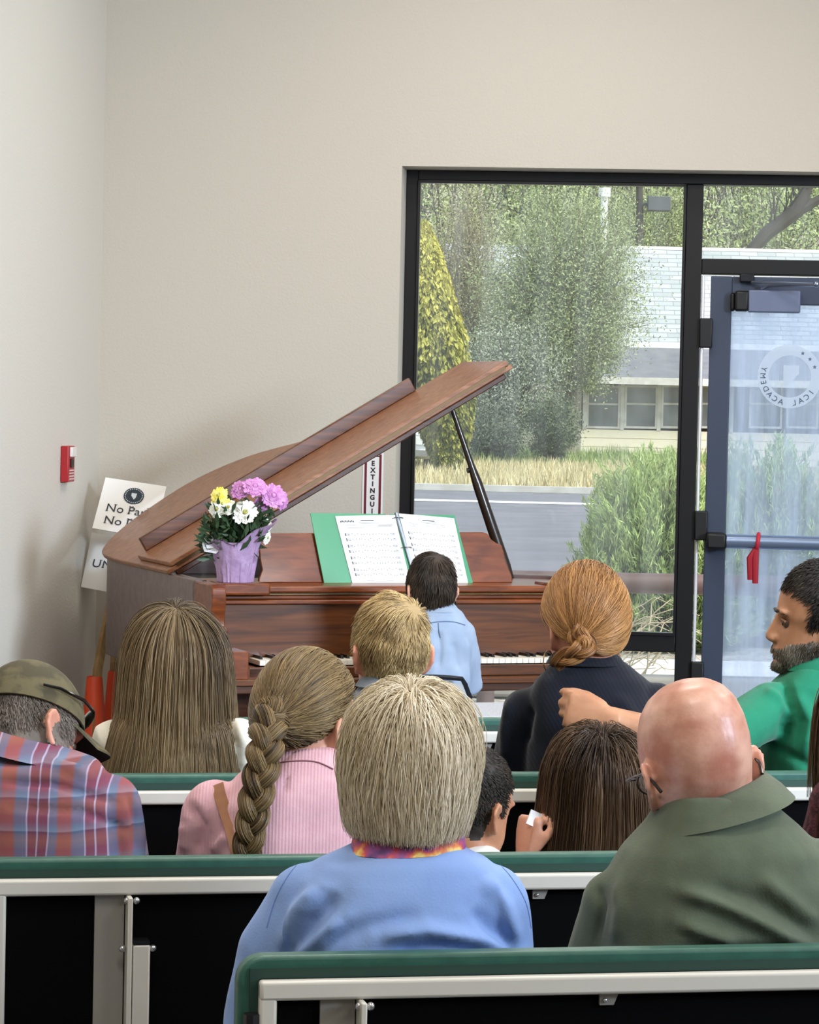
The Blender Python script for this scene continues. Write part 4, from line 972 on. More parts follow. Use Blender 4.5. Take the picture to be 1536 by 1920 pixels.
inn = [[p+np.array((-(p[0]-fp[0]), -(p[1]-fp[1]), 0))*0.03+np.array((0, 0, 0)) for p in r] for r in rings[::-1]]
mb = MB(); mb.loft(rings+inn, cap=True); mb.build('tissue_wrap', lav, pt, angle=25)
mb = MB(); l0 = [F_(379, 1020, -.03), F_(383, 1034, -.05), F_(405, 1038, -.06), F_(420, 1024, -.05), F_(404, 1008, .0), F_(384, 1006, .0)]
mb.prism(l0, (0.004, .004, .004)); mb.build('paper_collar', lav2, pt, smooth=False)
leafg = mat('mum_leaf', '22381F', 0.5, col2='3C5733', tone=True)
n = 900; c = F_(440, 990); C = c+np.clip(rng.normal(size=(n, 3))*np.array((.055, .05, .045)), -.11, .11); C[:, 0] += .012*(C[:, 2]-c[2])/.05
base = fp+np.array((0, 0, .10)); dirs = unit(C-base)+rng.normal(size=(n, 3))*.45
link_mesh('leaves', leaf_mesh(C, .05, .32, rng.uniform(0, 1, n), off=fp, dirs=dirs), leafg, pt, smooth=False)
mb = MB()
for i in range(26):
    e = c+np.array((rng.uniform(-.09, .10), rng.uniform(-.05, .05), rng.uniform(0, .09))); mb.tube(branch(base+rng.normal(size=3)*.012, e, 4, .06), .0025, n=5, cap=False)
mb.build('stems', mat('mum_stem', '3F5A30', 0.6), pt)
fm = {'pink': mat('petal_pink', 'BC74B4', 0.55, col2='D79BCB', nscale=60), 'white': mat('petal_white', 'F4F3E8', 0.55), 'yellow': mat('petal_yellow', 'F0DC45', 0.55, col2='F5EFA0', nscale=60), 'eye': mat('flower_eye', 'B7B25A', 0.6)}
def flower(px, py, dy, r, colr, facing, npet=26, cone_=0.25):
    cpos = F_(px, py, dy); f = unit(np.array(facing, float)); a = unit(np.cross(f, (0.3, 0.2, 1))); b = np.cross(f, a); mb = MB()
    for ring_ in range(3):
        m_ = npet-ring_*6; R1 = r*(1-.24*ring_)
        for k in range(m_):
            t = 2*PI*(k+.5*ring_)/m_+rng.uniform(-.08, .08); d = math.cos(t)*a+math.sin(t)*b; s = -math.sin(t)*a+math.cos(t)*b; L = R1*rng.uniform(.85, 1.1); lift = cone_*r*(.25+.45*ring_); w_ = r*.15
            p = [cpos+d*r*.08, cpos+d*L*.5+f*lift*.9+s*w_, cpos+d*L*.92+f*lift*.75+s*w_*.8, cpos+d*L+f*lift*.55, cpos+d*L*.92+f*lift*.75-s*w_*.8, cpos+d*L*.5+f*lift*.9-s*w_]
            q_ = [x-f*r*.03 for x in p]; mb.add(p+q_, [(0, 1, 2, 3, 4, 5), (11, 10, 9, 8, 7, 6)]+[(i, 6+i, 6+(i+1) % 6, (i+1) % 6) for i in range(6)])
    fo = mb.build('flower', fm[colr], pt, smooth=False); mb = MB(); mb.ell(cpos+f*r*.16, r*.2, nu=10, nv=7); mb.build('flower_centre', fm['eye'] if colr != 'pink' else fm['pink'], fo)
for a in ((452, 918, -.03, .040, 'pink', (-.3, -.8, .5)), (478, 914, -.05, .046, 'pink', (.1, -.8, .7)), (512, 930, -.03, .046, 'pink', (.3, -.9, .3)), (527, 938, .0, .038, 'pink', (.7, -.6, .1)), (494, 922, .02, .042, 'pink', (.1, -.5, .9)), (492, 945, -.02, .03, 'pink', (.1, -1, -.1)),
          (411, 930, -.03, .036, 'yellow', (-.4, -.9, .5)), (418, 945, -.05, .030, 'yellow', (-.2, -1, .1)), (408, 955, -.05, .036, 'white', (-.5, -.9, .2)), (428, 952, -.06, .032, 'white', (-.1, -1, .5)), (459, 961, -.08, .046, 'white', (.1, -1, .25)), (500, 982, -.02, .028, 'white', (.7, -.6, .4)), (500, 1008, .0, .026, 'white', (.9, -.5, -.1))): flower(*a)

# ---- chair for the boy and the low grey table beside it
ch = P(797, 1275, 10.02); cb = ch*np.array((1, 1, 0)); CF = Frame(cb, rad(16))
chair = thing('stacking_chair', cb, 'dark framed chair with a light grey back under the boy at the piano', 'chair')
fm_ = mat('chair_frame', '1E2126', 0.4, metal=0.5); gm = mat('chair_grey', 'A7AAAE', 0.6)
zt_ = ch[2]; hw = .155
mb = MB(); arc = [CF.w(-hw-.012, 0, .40), CF.w(-hw-.008, 0, zt_-.06), CF.w(-hw+.01, 0, zt_-.015)]+[CF.w(hw*t, -.012*(1-t*t), zt_+.012*(1-t*t)) for t in np.linspace(-.85, .85, 9)]+[CF.w(hw-.01, 0, zt_-.015), CF.w(hw+.008, 0, zt_-.06), CF.w(hw+.012, 0, .40)]
mb.tube(arc, .0085, n=8); mb.build('back_frame', fm_, chair)
mb = MB(); mb.loft([[CF.w(hw*.92*s_, y, z) for s_, y in ((-1, 0), (0, -.012), (1, 0), (1, .008), (0, -.004), (-1, .008))] for z in (zt_-.26, zt_-.012)]); mb.build('backrest', gm, chair)
mb = MB(); mb.bx(-.2, .2, .01, .40, .395, .425, CF); mb.build('seat', gm, chair, bevel=0.012)
for sx in (-1, 1):
    for y0, y1 in ((.03, -.03), (.38, .42)):
        mb = MB(); mb.tube([CF.w(sx*.17, y0, .40), CF.w(sx*.19, y1, 0.0)], .011, n=8); mb.build('leg', fm_, chair)
tbx0 = P(872, 1330, 9.5)[0]
t0 = np.array((tbx0, 9.42, 0)); TF = Frame(t0, rad(16)); ztb = .648
tab = thing('low_table', TF.w(.35, .25, 0), 'low table with a pale grey speckled top in front of the piano', 'table')
speck = mat('speckled_grey', 'C4C6CC', 0.6, col2='AEB1B8', nscale=150, ramp=(.4, .6))
mb = MB(); mb.bx(0, .70, 0, .44, ztb-.025, ztb, TF); mb.build('tabletop', speck, tab, bevel=0.006)
for x in (.05, .65):
    for y in (.05, .39):
        mb = MB(); mb.tube([TF.w(x, y, ztb-.025), TF.w(x, y, 0)], .014, n=10); mb.build('leg', fm_, tab)
# ================================================================== BENCHES
BY = rad(11.8); ZT = 0.90
vinyl = mat('green_vinyl', '275448', 0.45, bump=0.15, bscale=220, col2='2E5E50', nscale=30); vinyl_d = mat('green_vinyl_edge', '1A3B31', 0.6)
panel = mat('black_panel', '040405', 0.9, spec=0.08); paint = mat('grey_frame_paint', 'CFCCC3', 0.38, spec=0.5, coat=0.15); plate = mat('support_plate', '8E8B84', 0.45)
bolt_m = mat('chrome_bolt', 'C9C9CC', 0.2, metal=0.9); seatm = mat('seat_vinyl', '1F4D41', 0.5)
def bench(left_px, at, length, label, posts, brackets):
    """left_px: image x of the green back's left end; at: an image point on the back's top edge"""
    p = onz(at[0], at[1], ZT); F0 = Frame(p*np.array((1, 1, 0)), BY)
    h = F0.hy(left_px, at[1], 0.0); org = F0.w(h[0], 0, 0); BF = Frame(org, BY); L = length
    root = thing('bench', org, label, 'bench', 'padded green benches in rows', rotz=BY)
    def o(name, mb, m, par=None, **kw): return mb.build(name, m, par or root, world=False, **kw)
    # padded back: rounded green shell, rear side facing the camera is y = 0
    r = .035; n = 6; T = .035; b0 = .42
    ol = [(0, b0), (L, b0)]+[(L-r+r*math.cos(t), ZT-r+r*math.sin(t)) for t in np.linspace(0, PI/2, n)]+[(r-r*math.sin(t), ZT-r+r*math.cos(t)) for t in np.linspace(0, PI/2, n)]
    mb = MB(); mb.prism([(x, 0, z) for x, z in ol], (0, T, 0)); o('back_cushion', mb, vinyl, bevel=0.006, seg=3)
    def insetp(d, dz=0): return [(min(max(x, d), L-d), min(max(z, b0+d), ZT-d)) for x, z in ol]
    mb = MB(); mb.prism([(x, -.004, z) for x, z in insetp(.016)], (0, .006, 0)); o('cushion_border', mb, vinyl_d, smooth=False)
    mb = MB(); mb.bx(.03, L-.03, -.006, -.003, b0+.02, ZT-.03); o('back_panel', mb, panel, smooth=False)
    ft, fh, fd = ZT-.030, .027, .026; xf0, xf1 = .027, L-.027; fw = .024
    mb = MB()
    for za, zb in ((ft-fh, ft), (.43, .43+fh)): mb.hexa([(xf0+(0 if zb == ft else 0), -fd, za), (xf1, -fd, za), (xf1, -.004, za), (xf0, -.004, za)], [(xf0, -fd, zb), (xf1, -fd, zb), (xf1, -.004, zb), (xf0, -.004, zb)])
    for xa, xb in ((xf0, xf0+fw), (xf1-fw, xf1)): mb.bx(xa, xb, -fd+.001, -.004, .43, ft-.001)
    fr = o('back_frame', mb, paint, bevel=0.005, seg=3)
    for xp in posts:
        mb = MB(); mb.bx(xp, xp+.048, -.012, -.006, .02, ft-fh); pl__ = o('support_plate', mb, plate, smooth=False)
        mb = MB(); mb.bx(xp+.050, xp+.058, -.05, -.006, .02, ft-fh); o('support_flange', mb, paint, bevel=0.002)
        mb = MB(); mb.bx(xp+.060, xp+.088, -.045, -.008, 0.0, ZT-.135); lt = o('leg_tube', mb, paint, bevel=0.003)
        mb = MB(); mb.bx(xp+.061, xp+.087, -.044, -.009, ZT-.135, ZT-.129); o('tube_cap', mb, black_m, lt)
        for bx__, bz in ((.094, ZT-.143), (.044, ZT-.143), (.066, ft-fh-.008), (.050, ft-fh-.008)):
            mb = MB(); mb.ell((xp+bx__, -.03, bz), (.006, .006, .006), nu=10, nv=8); o('bolt', mb, bolt_m, pl__)
        mb = MB(); mb.bx(xp-.02, xp+.12, -.05, .40, 0.0, .02); o('foot_bar', mb, paint, bevel=0.004)
        mb = MB(); mb.bx(xp+.03, xp+.07, .20, .24, .02, .40); o('seat_leg', mb, paint, bevel=0.003)
    for xb in brackets:
        mb = MB(); mb.prism([(xb, -.012, ft-fh), (xb+.027, -.012, ft-fh), (xb+.020, -.012, ft-fh-.017), (xb, -.012, ft-fh-.017)], (0, .006, 0)); br = o('bracket', mb, plate, smooth=False)
        mb = MB(); mb.ell((xb+.007, -.013, ft-fh-.010), (.0035, .003, .0035), nu=10, nv=8); o('bolt', mb, bolt_m, br)
    mb = MB(); mb.bx(.0, L, .05, .47, .40, .45); o('seat', mb, seatm, bevel=0.018, seg=3)
    mb = MB(); mb.bx(.02, L-.02, .03, .44, .37, .40); o('seat_board', mb, panel, bevel=0.004)
    if left_px > 300:
        mb = MB(); mb.tube([(.018, -.014, .40), (.018, -.014, ZT-.085)], .009, n=8); mb.tube([(.018, -.014, ZT-.10), (.018, -.014, ZT-.075)], .012, n=8); o('edge_latch', mb, black_m)
    return BF
B1 = bench(447, (900, 1786), 2.9, 'nearest green topped bench, its rounded left corner at the bottom of the photo', [.112+.0, 2.2], [.505])
B2 = bench(-48, (360, 1608), 3.1, 'green topped bench behind the man in plaid, second bench from the front of the photo', [.195, 1.9], [.93])
B3 = bench(-30, (300, 1453), 3.2, 'third green topped bench from the front, behind the red haired woman', [.5, 2.7], [1.03, 1.98])
B4 = bench(330, (915, 1347), 2.2, 'empty green topped bench nearest the piano, fourth from the front', [.6, 1.8], [.74])
# ================================================================== PEOPLE
def skin(name, c, c2, rough=0.5, spec=0.35, nscale=14): return mat(name, c, rough, col2=c2, nscale=nscale, bump=0.15, bscale=170, sss=0.12, spec=spec, detail=9)
sk_light = skin('skin_light', 'D9A58C', 'C98E74'); sk_pink = skin('skin_pink', 'DDA48C', 'C9836C'); sk_tan = skin('skin_tan', 'C48E6E', 'B27A5C'); sk_bald = skin('skin_bald', 'DFAE99', 'BA7A66', .36, .5, 17); sk_dark = skin('skin_weathered', 'B98665', '9F6E50')
denim = mat('trouser_dark', '2C3038', 0.85, col2='363B45', nscale=90); shoe_m = mat('shoe_dark', '1C1A19', 0.5)
eye_sh = mat('eye_white_shaded', '5E4A3E', 0.35); eye_d = mat('eye_iris', '2A1C14', 0.15); lip_m = mat('lip', 'A8655A', 0.5)  # eyeball coloured brown, with the shade of the socket put into it
def cloth(name, c, c2=None, nscale=40, rough=0.85, bump=0.25, bscale=260, **kw): return mat(name, c, rough, col2=c2, nscale=nscale, bump=bump, bscale=bscale, sheen=0.15, spec=0.2, **kw)

# head sections in head space: z, half width, back y, front y
HEAD = [(.1175, .010, -.03, .0), (.112, .032, -.06, .03), (.098, .0525, -.083, .057), (.078, .0665, -.097, .078), (.05, .0755, -.104, .0905), (.02, .0785, -.105, .095), (-.005, .0775, -.101, .0955),
        (-.02, .0755, -.096, .090), (-.04, .0735, -.088, .0895), (-.058, .071, -.074, .0905), (-.075, .066, -.052, .0915), (-.09, .058, -.03, .089), (-.103, .047, -.008, .089), (-.113, .033, .02, .086), (-.1185, .014, .045, .076)]
def head_shell(mb, C, R, s, full=True):
    def T(p): return C+R @ (np.array(p)*s)
    rings = []
    for z, w, yb, yf in HEAD[::-1]:
        c = (yb+yf)/2; h = (yf-yb)/2; ring = []
        for k in range(28):
            a = 2*PI*k/28; cx, sx = math.cos(a), math.sin(a); e = 0.92
            x = w*math.copysign(abs(cx)**e, cx); y = c+h*math.copysign(abs(sx)**e, sx)
            if sx > 0: x *= 1-0.10*sx**2
            ring.append(T((x, y, z)))
        rings.append(ring)
    mb.loft(rings)
    # nose
    mb.loft([[T((w*math.cos(a), y0+d*math.sin(a), z)) for a in np.linspace(0, 2*PI, 10, endpoint=False)] for z, w, y0, d in ((.0, .006, .088, .010), (-.02, .0085, .088, .018), (-.04, .012, .086, .029), (-.052, .017, .086, .031), (-.060, .013, .084, .022))])
    for sx in (-1, 1): mb.ell(T((sx*.013, .098, -.053)), (.0085*s, .011*s, .008*s), R)
    # brow, lips, chin
    for sx in (-1, 1): mb.ell(T((sx*.03, .084, .006)), (.024*s, .012*s, .0075*s), R)
    mb.ell(T((0, .091, -.073)), (.020*s, .009*s, .0055*s), R); mb.ell(T((0, .090, -.083)), (.018*s, .009*s, .006*s), R)
    mb.ell(T((0, .080, -.103)), (.022*s, .016*s, .013*s), R)
    # ears: rim, lobe and bowl
    for sx in (-1, 1):
        rim = [T((sx*(.0785+ox), -.004+oy, -.028+oz)) for ox, oy, oz in ((.001, .012, .016), (.007, .004, .030), (.013, -.012, .031), (.016, -.022, .016), (.014, -.020, -.004), (.008, -.008, -.022), (.003, .004, -.033), (.0, .010, -.026))]
        mb.tube(rim, [.0045*s, .005*s, .0055*s, .0058*s, .0058*s, .006*s, .0065*s, .005*s], n=8)
        Re = R @ rotm(sx*28); mb.ell(T((sx*.0825, -.008, -.026)), (.0048*s, .020*s, .029*s), Re)
def hand(mb, wpos, d, n, side, s=1.0, curl=(35, 35, 25), spread=4, thumb=(38, 25)):
    """palm plus five jointed fingers: d points to the fingertips, n out of the back of the hand, side +1 when the thumb is towards d x n"""
    d = unit(np.array(d, float)); n = np.array(n, float); n = unit(n-d*(n @ d)); a = np.cross(d, n)*side; w = np.array(wpos, float)
    rings = []
    for t, hw, ht in ((-.02, .024, .019), (.0, .027, .019), (.03, .037, .017), (.06, .042, .015), (.085, .041, .013), (.095, .037, .010)):
        c = w+d*t*s; rings.append([c+a*hw*s*math.copysign(abs(math.cos(k))**.7, math.cos(k))+n*ht*s*math.sin(k) for k in np.linspace(0, 2*PI, 14, endpoint=False)])
    mb.loft(rings)
    for i, (off, L, r) in enumerate(((.031, .076, .0088), (.0105, .084, .0090), (-.0105, .078, .0086), (-.031, .062, .0076))):
        ang = rad(spread*(1.5-i)); dd = unit(d*math.cos(ang)+a*math.sin(ang)); p = w+(d*(.086-.006*abs(i-1.2))+a*off)*s; pts = [p-dd*.022*s, p]; nn = n; cur = dd
        for j, f in enumerate((.46, .30, .24)):
            c = rad(curl[j]+(4*i if j == 0 else 0)); cur, nn = unit(cur*math.cos(c)-nn*math.sin(c)), unit(nn*math.cos(c)+cur*math.sin(c)); p = p+cur*L*f*s; pts.append(p)
        mb.tube(pts, [r*s*1.02, r*s*1.08, r*s, r*s*.94, r*s*.80], n=9)
        mb.ell(pts[1]+n*.001*s, (r*1.16*s,)*3, nu=10, nv=8); mb.ell(pts[-1], (r*.80*s,)*3, nu=10, nv=8)
    p = w+(d*.022+a*.026-n*.004)*s; t1 = rad(thumb[0]); cur = unit(d*math.cos(t1)+a*math.sin(t1)-n*.35); pts = [w+d*.012*s+a*.012*s, p]
    for j, f in enumerate((.040, .032, .026)):
        c = rad(thumb[1] if j else 0); cur = unit(cur*math.cos(c)+(-a*.75+d*.4-n*.35)*math.sin(c)); p = p+cur*f*s; pts.append(p)
    mb.tube(pts, [.014*s, .0135*s, .0115*s, .0105*s, .0088*s], n=9); mb.ell(pts[-1], (.0088*s,)*3, nu=10, nv=8)

class Person: pass
def sup(c, hw, ht, yaw, n=30, e=.78, tilt=0.0):
    c = np.array(c, float); X = np.array((math.cos(yaw), math.sin(yaw), 0)); Y = np.array((-math.sin(yaw), math.cos(yaw), 0)); out = []
    for k in range(n):
        a = 2*PI*k/n; cx, sx = math.cos(a), math.sin(a)
        u = math.copysign(abs(cx)**e, cx); out.append(c+X*hw*u+Y*ht*math.copysign(abs(sx)**e, sx)+np.array((0, 0, tilt*u*hw)))
    return out
def fold_disp(me, org, folds, d, noise=0.0015, seed=0):
    v = get_v(me)+org; n = get_n(me); px, py = proj(v.T.T) if False else (None, None)
    q = v-CAMP; w = q @ _F; px = 768+FPX*(q @ _r)/w; py = 960-FPX*(q @ _u)/w; k = d/FPX
    face = np.clip(-n[:, 1]*2.0, 0, 1); disp = np.zeros(len(v))
    for f in folds:
        pts = np.array(f[0], float); best = np.full(len(v), 1e9); tt = np.zeros(len(v)); tot = len(pts)-1
        for i in range(tot):
            a, b = pts[i], pts[i+1]; ab = b-a; t = np.clip(((px-a[0])*ab[0]+(py-a[1])*ab[1])/(ab @ ab), 0, 1); dd = np.hypot(px-a[0]-t*ab[0], py-a[1]-t*ab[1])
            m_ = dd < best; best = np.where(m_, dd, best); tt = np.where(m_, (i+t)/tot, tt)
        disp += 1.6*f[1]*np.exp(-(best*k/f[2])**2)*np.clip(np.sin(PI*np.clip(tt, .04, .96))*1.6, 0, 1)*face
    r = np.random.default_rng(seed+3)
    for s_ in (14, 24, 40):
        for _ in range(3):
            kx = r.normal(size=3)*s_; disp += noise*(14/s_)*np.sin(v @ kx+r.uniform(0, 6))
    set_v(me, v-org+n*disp[:, None])
def person(label, d, torso, head, shirt, skinm=sk_light, yaw=None, neck_r=.056, arms=None, sleeve=1.0, voxel=.008, folds=(), hip=.165, kid=1.0, group=None, noise=.0015, shirt_smooth=8, pants=denim, eseat=.47, collar_drop=0):
    """torso rows are (py, xl, xr, depth offset, half thickness) in photo pixels at distance d; head = (px, py, d, scale, yaw, pitch, roll)"""
    p = Person(); p.yaw = BY if yaw is None else rad(yaw); Yf = np.array((-math.sin(p.yaw), math.cos(p.yaw), 0)); Xr = np.array((math.cos(p.yaw), math.sin(p.yaw), 0)); p.Y, p.X = Yf, Xr
    rows = []
    for py, xl, xr, dd, ht in torso: rows.append((P((xl+xr)/2, py, d+dd), (xr-xl)/2*(d+dd)/FPX, ht))
    last = rows[-1]; base = np.array((last[0][0], last[0][1], 0))+Yf*.02; p.base = base
    if last[0][2] > eseat+.03:
        zz = last[0][2]
        for f in (.5, 1.0): rows.append((np.array((base[0], base[1], zz+(eseat-zz)*f)), last[1]*(1-f)+hip*f, last[2]*(1-f)+.12*kid*f))
    p.rows = rows; root = thing('person', base, label, 'person', group); p.root = root
    hc = P(head[0], head[1], head[2]); R = rotm(math.degrees(p.yaw)+head[4], head[5], head[6]); s = head[3]; p.hc, p.R, p.s = hc, R, s
    body = MB(); head_shell(body, hc, R, s)
    n0 = hc+R @ (np.array((0, -.030, -.055))*s); n1 = rows[0][0]+np.array((0, 0, -.02)); nm = (n0+n1)/2+Yf*-.004
    body.tube([n0, nm, n1, n1-np.array((0, 0, .05))], [neck_r*s*.97, neck_r*s*.97, neck_r*s*1.02, neck_r*s*1.1], n=18)
    body.loft([sup(c-np.array((0, 0, .012)), hw*.82, max(.03, ht-.030), p.yaw) for c, hw, ht in rows[1:]][::-1])
    sh = MB(); sh.loft([sup(c, hw, ht, p.yaw) for c, hw, ht in rows][::-1])
    # arms
    p.wr = []
    for i, sd in enumerate((-1, 1)):
        a = arms[i] if arms else None
        if a is None: continue
        if isinstance(a, dict): pts, rs, hd = a['pts'], a['r'], a.get('hand')
        else:
            px, py, dd, r = a; S0 = P(px, py, d+dd); S0 = np.array(S0); L = kid
            E = S0+Xr*sd*.035*L+Yf*.07*L+np.array((0, 0, -.27*L)); Wp = E-Xr*sd*.09*L+Yf*.21*L+np.array((0, 0, -.035*L))
            pts = [S0, S0*.5+E*.5+Xr*sd*.012, E, E*.45+Wp*.55, Wp]; rs = [r, r*.92, r*.78, r*.72, r*.55]; hd = dict(d=Yf-Xr*sd*.35+np.array((0, 0, -.25)), n=np.array((0, 0, 1.0)), side=-sd)
        pts = [np.array(q, float) for q in pts]; m = len(pts)
        ns = m if sleeve >= 1 else max(2, int(round(sleeve*(m-1)))+1)
        sh.ell(pts[0], (rs[0]*1.02,)*3, nu=18, nv=12)
        sh.tube(pts[:ns], rs[:ns], n=16)
        body.tube(pts, [max(.018, q*.66) if k < ns-1 else (q*.84 if k < ns else q) for k, q in enumerate(rs)], n=14)
        if hd: hand(body, pts[-1], hd['d'], hd['n'], hd['side'], hd.get('s', kid*.98), **{k_: v_ for k_, v_ in hd.items() if k_ in ('curl', 'spread', 'thumb')})
        p.wr.append(pts[-1])
    # seated legs
    pt = MB(); pt.loft([sup(np.array((base[0], base[1], z)), hip*f, .125*kid*f, p.yaw) for z, f in ((eseat-.015, .9), (eseat+.05, 1.0), (eseat+.11, .96))])
    feet = []
    for sd in (-1, 1):
        Hp = base+Xr*sd*.09*kid+np.array((0, 0, eseat+.065)); Kn = Hp+Yf*.40*kid+Xr*sd*.03+np.array((0, 0, -.005)); An = np.array((Kn[0], Kn[1], max(.10, Kn[2]-.42*kid)))+Yf*.02
        body.tube([Hp, Kn, An], [.068*kid, .052*kid, .034*kid], n=12); pt.tube([Hp, (Hp+Kn)/2, Kn, (Kn+An)/2, An+np.array((0, 0, .02))], [.088*kid, .080*kid, .066*kid, .062*kid, .056*kid], n=14)
        body.ell(An+Yf*.05-np.array((0, 0, .045)), (.036*kid, .09*kid, .03)); feet.append(An)
    me = remesh(body, voxel, 3); v = get_v(me)
    q = (v-hc) @ R/s; dv = np.zeros_like(v)
    for sx in (-1, 1): dv += -.0085*np.exp(-(((q-np.array((sx*.031, .088, -.016)))/np.array((.017, .02, .011)))**2).sum(1))[:, None]*np.array((0, 1.0, 0))
    dv += -.004*np.exp(-(((q-np.array((0, .098, -.0785)))/np.array((.022, .02, .0025)))**2).sum(1))[:, None]*np.array((0, 1.0, 0))
    for sx in (-1, 1): dv += -.006*np.exp(-(((q-np.array((sx*.088, -.004, -.03)))/np.array((.02, .009, .013)))**2).sum(1))[:, None]*np.array((sx*1.0, 0, 0))
    v = v+(dv*s) @ R.T; set_v(me, v-base); p.body = link_mesh('body', me, skinm, root, angle=180); ORG[p.body] = base; p.bme = me
    me = remesh(sh, voxel, shirt_smooth); set_v(me, get_v(me)-base); fold_disp(me, base, folds, d, noise); p.shirt = link_mesh('shirt', me, shirt, root, angle=180); ORG[p.shirt] = base
    me = remesh(pt, .011, 6); set_v(me, get_v(me)-base); p.pants = link_mesh('trousers', me, pants, root, angle=180)
    for An in feet:
        m = MB(); c = An+Yf*.05-np.array((0, 0, .05)); m.loft([sup(c+np.array((0, 0, z)), .044*kid*f, .125*kid*f, p.yaw, e=.9) for z, f in ((-.045, .95), (-.03, 1), (0, .9), (.03, .55), (.05, .35))]); m.build('shoe', shoe_m, root)
    for sx in (-1, 1):
        m = MB(); e = hc+R @ (np.array((sx*.031, .0735, -.016))*s); m.ell(e, .0116*s, R); m.cur = 1; m.ell(e+R @ np.array((0, .0082*s, 0)), (.0068*s, .0045*s, .0068*s), R); m.build('eye', [eye_sh, eye_d], root, angle=180)
    return p
def T(p, q): return p.hc+p.R @ (np.array(q, float)*p.s)
def surf_points(p, n, pred, seed=0):
    """random points on the body surface that satisfy a test in head space -> world points, normals"""
    me = p.bme; me.calc_loop_triangles(); tr = np.empty(len(me.loop_triangles)*3, np.int32); me.loop_triangles.foreach_get('vertices', tr); tr = tr.reshape(-1, 3)
    v = get_v(me)+p.base; nn = get_n(me); c = v[tr].mean(1); q = (c-p.hc) @ p.R/p.s; ok = (np.abs(q).max(1) < .16) & pred(q)
    tr = tr[ok]; A = np.linalg.norm(np.cross(v[tr[:, 1]]-v[tr[:, 0]], v[tr[:, 2]]-v[tr[:, 0]]), axis=1); r = np.random.default_rng(seed)
    i = r.choice(len(tr), n, p=A/A.sum()); b = r.dirichlet((1, 1, 1), n); t = tr[i]
    return (v[t]*b[..., None]).sum(1), unit((nn[t]*b[..., None]).sum(1))
def grow(roots, d0, length, steps, field, cols=(), thick=None, mom=.55):
    S = len(roots); pth = [roots.copy()]; p = roots.copy(); d = unit(d0); st = (length/steps).reshape(-1, 1); th = np.zeros(S) if thick is None else thick
    for k in range(steps):
        d = unit(mom*d+(1-mom)*field(p, k/steps, d)); p2 = p+d*st
        for c, rad_, R in cols:
            l = (p2-c) @ R; rr = np.array(rad_)+th[:, None]; L = np.linalg.norm(l/rr, axis=1); ins = L < 1
            l2 = l/np.maximum(L, 1e-6)[:, None]; p2 = np.where(ins[:, None], c+l2 @ R.T, p2)
        d = unit(p2-p); p = p2; pth.append(p.copy())
    return np.stack(pth, 1)
I3 = np.eye(3)
def hairmat(name, dark, light, rough=.42):
    m = mat(name, dark, rough, col2=light, tone=True, spec=.35); return m
def head_col(p, grow_=(.0, .0, .0)): return (T(p, (0, -.006, .013)), (np.array((.0805, .1015, .1085))+np.array(grow_))*p.s, p.R)
def scalp_dirs(n, seed, pred):
    r = np.random.default_rng(seed); out = []
    while len(out) < n:
        u = unit(r.normal(size=(n*3, 3))); out.extend(u[pred(u)])
    return np.array(out[:n])
def hairline(u, back=-.62, side=-.15, front=.50):
    y = u[:, 1]; f = np.where(y < 0, back+(side-back)*np.clip((y+1)/1.0, 0, 1)**1.5, side+(front-side)*np.clip(y/.75, 0, 1)); return u[:, 2] > f
def paint_scalp(p, pred, m):
    """hair-coloured scalp under the strands"""
    me = p.bme; me.materials.append(m); k = len(me.materials)-1; n = len(me.polygons); c = np.empty(n*3, np.float32); me.polygons.foreach_get('center', c); q = (c.reshape(-1, 3)+p.base-p.hc) @ p.R/p.s
    mi = np.empty(n, np.int32); me.polygons.foreach_get('material_index', mi); ok = (np.abs(q).max(1) < .16) & pred(q); mi[ok] = k; me.polygons.foreach_set('material_index', mi)
def uv_pred(hl): return lambda q: hairline(unit((q-np.array((0, -.006, .013)))/np.array((.0805, .1015, .1085))), *hl) & ~((np.abs(q[:, 0]) > .0815) & (q[:, 2] < .012))
SCALP = {}
def scalp_mat(m):
    if m.name not in SCALP:
        e = [n for n in m.node_tree.nodes if n.type == 'VALTORGB'][0].color_ramp.elements; a, b = e[0].color, e[1].color
        k = bpy.data.materials.new(m.name+'_roots'); k.use_nodes = True; bb = k.node_tree.nodes['Principled BSDF']; bb.inputs['Base Color'].default_value = tuple(a[i]*.7+b[i]*.3 for i in range(3))+(1,); bb.inputs['Roughness'].default_value = .7; SCALP[m.name] = k
    return SCALP[m.name]
def cap_mesh(p, m, back=-.62, side=-.15, front=.5, off=.002):
    """the close underlayer of hair lying on the scalp"""
    c, r_, R = head_col(p); mb = MB(); nu, nv = 48, 30; V = []; F = []
    r2 = r_+off
    u = np.array([[(math.cos(2*PI*i/nu)*math.sin(PI*.80*j/nv), math.sin(2*PI*i/nu)*math.sin(PI*.80*j/nv), math.cos(PI*.80*j/nv)) for i in range(nu)] for j in range(nv+1)])
    ok = hairline(u.reshape(-1, 3), back, side, front).reshape(nv+1, nu); W_ = c+(u*r2) @ R.T
    vs = [tuple(x) for x in W_.reshape(-1, 3)]; fs = [(j*nu+i, j*nu+(i+1) % nu, (j+1)*nu+(i+1) % nu, (j+1)*nu+i) for j in range(nv) for i in range(nu) if ok[j, i] and ok[j+1, i] and ok[j, (i+1) % nu]]
    mb.add(vs, fs); return mb
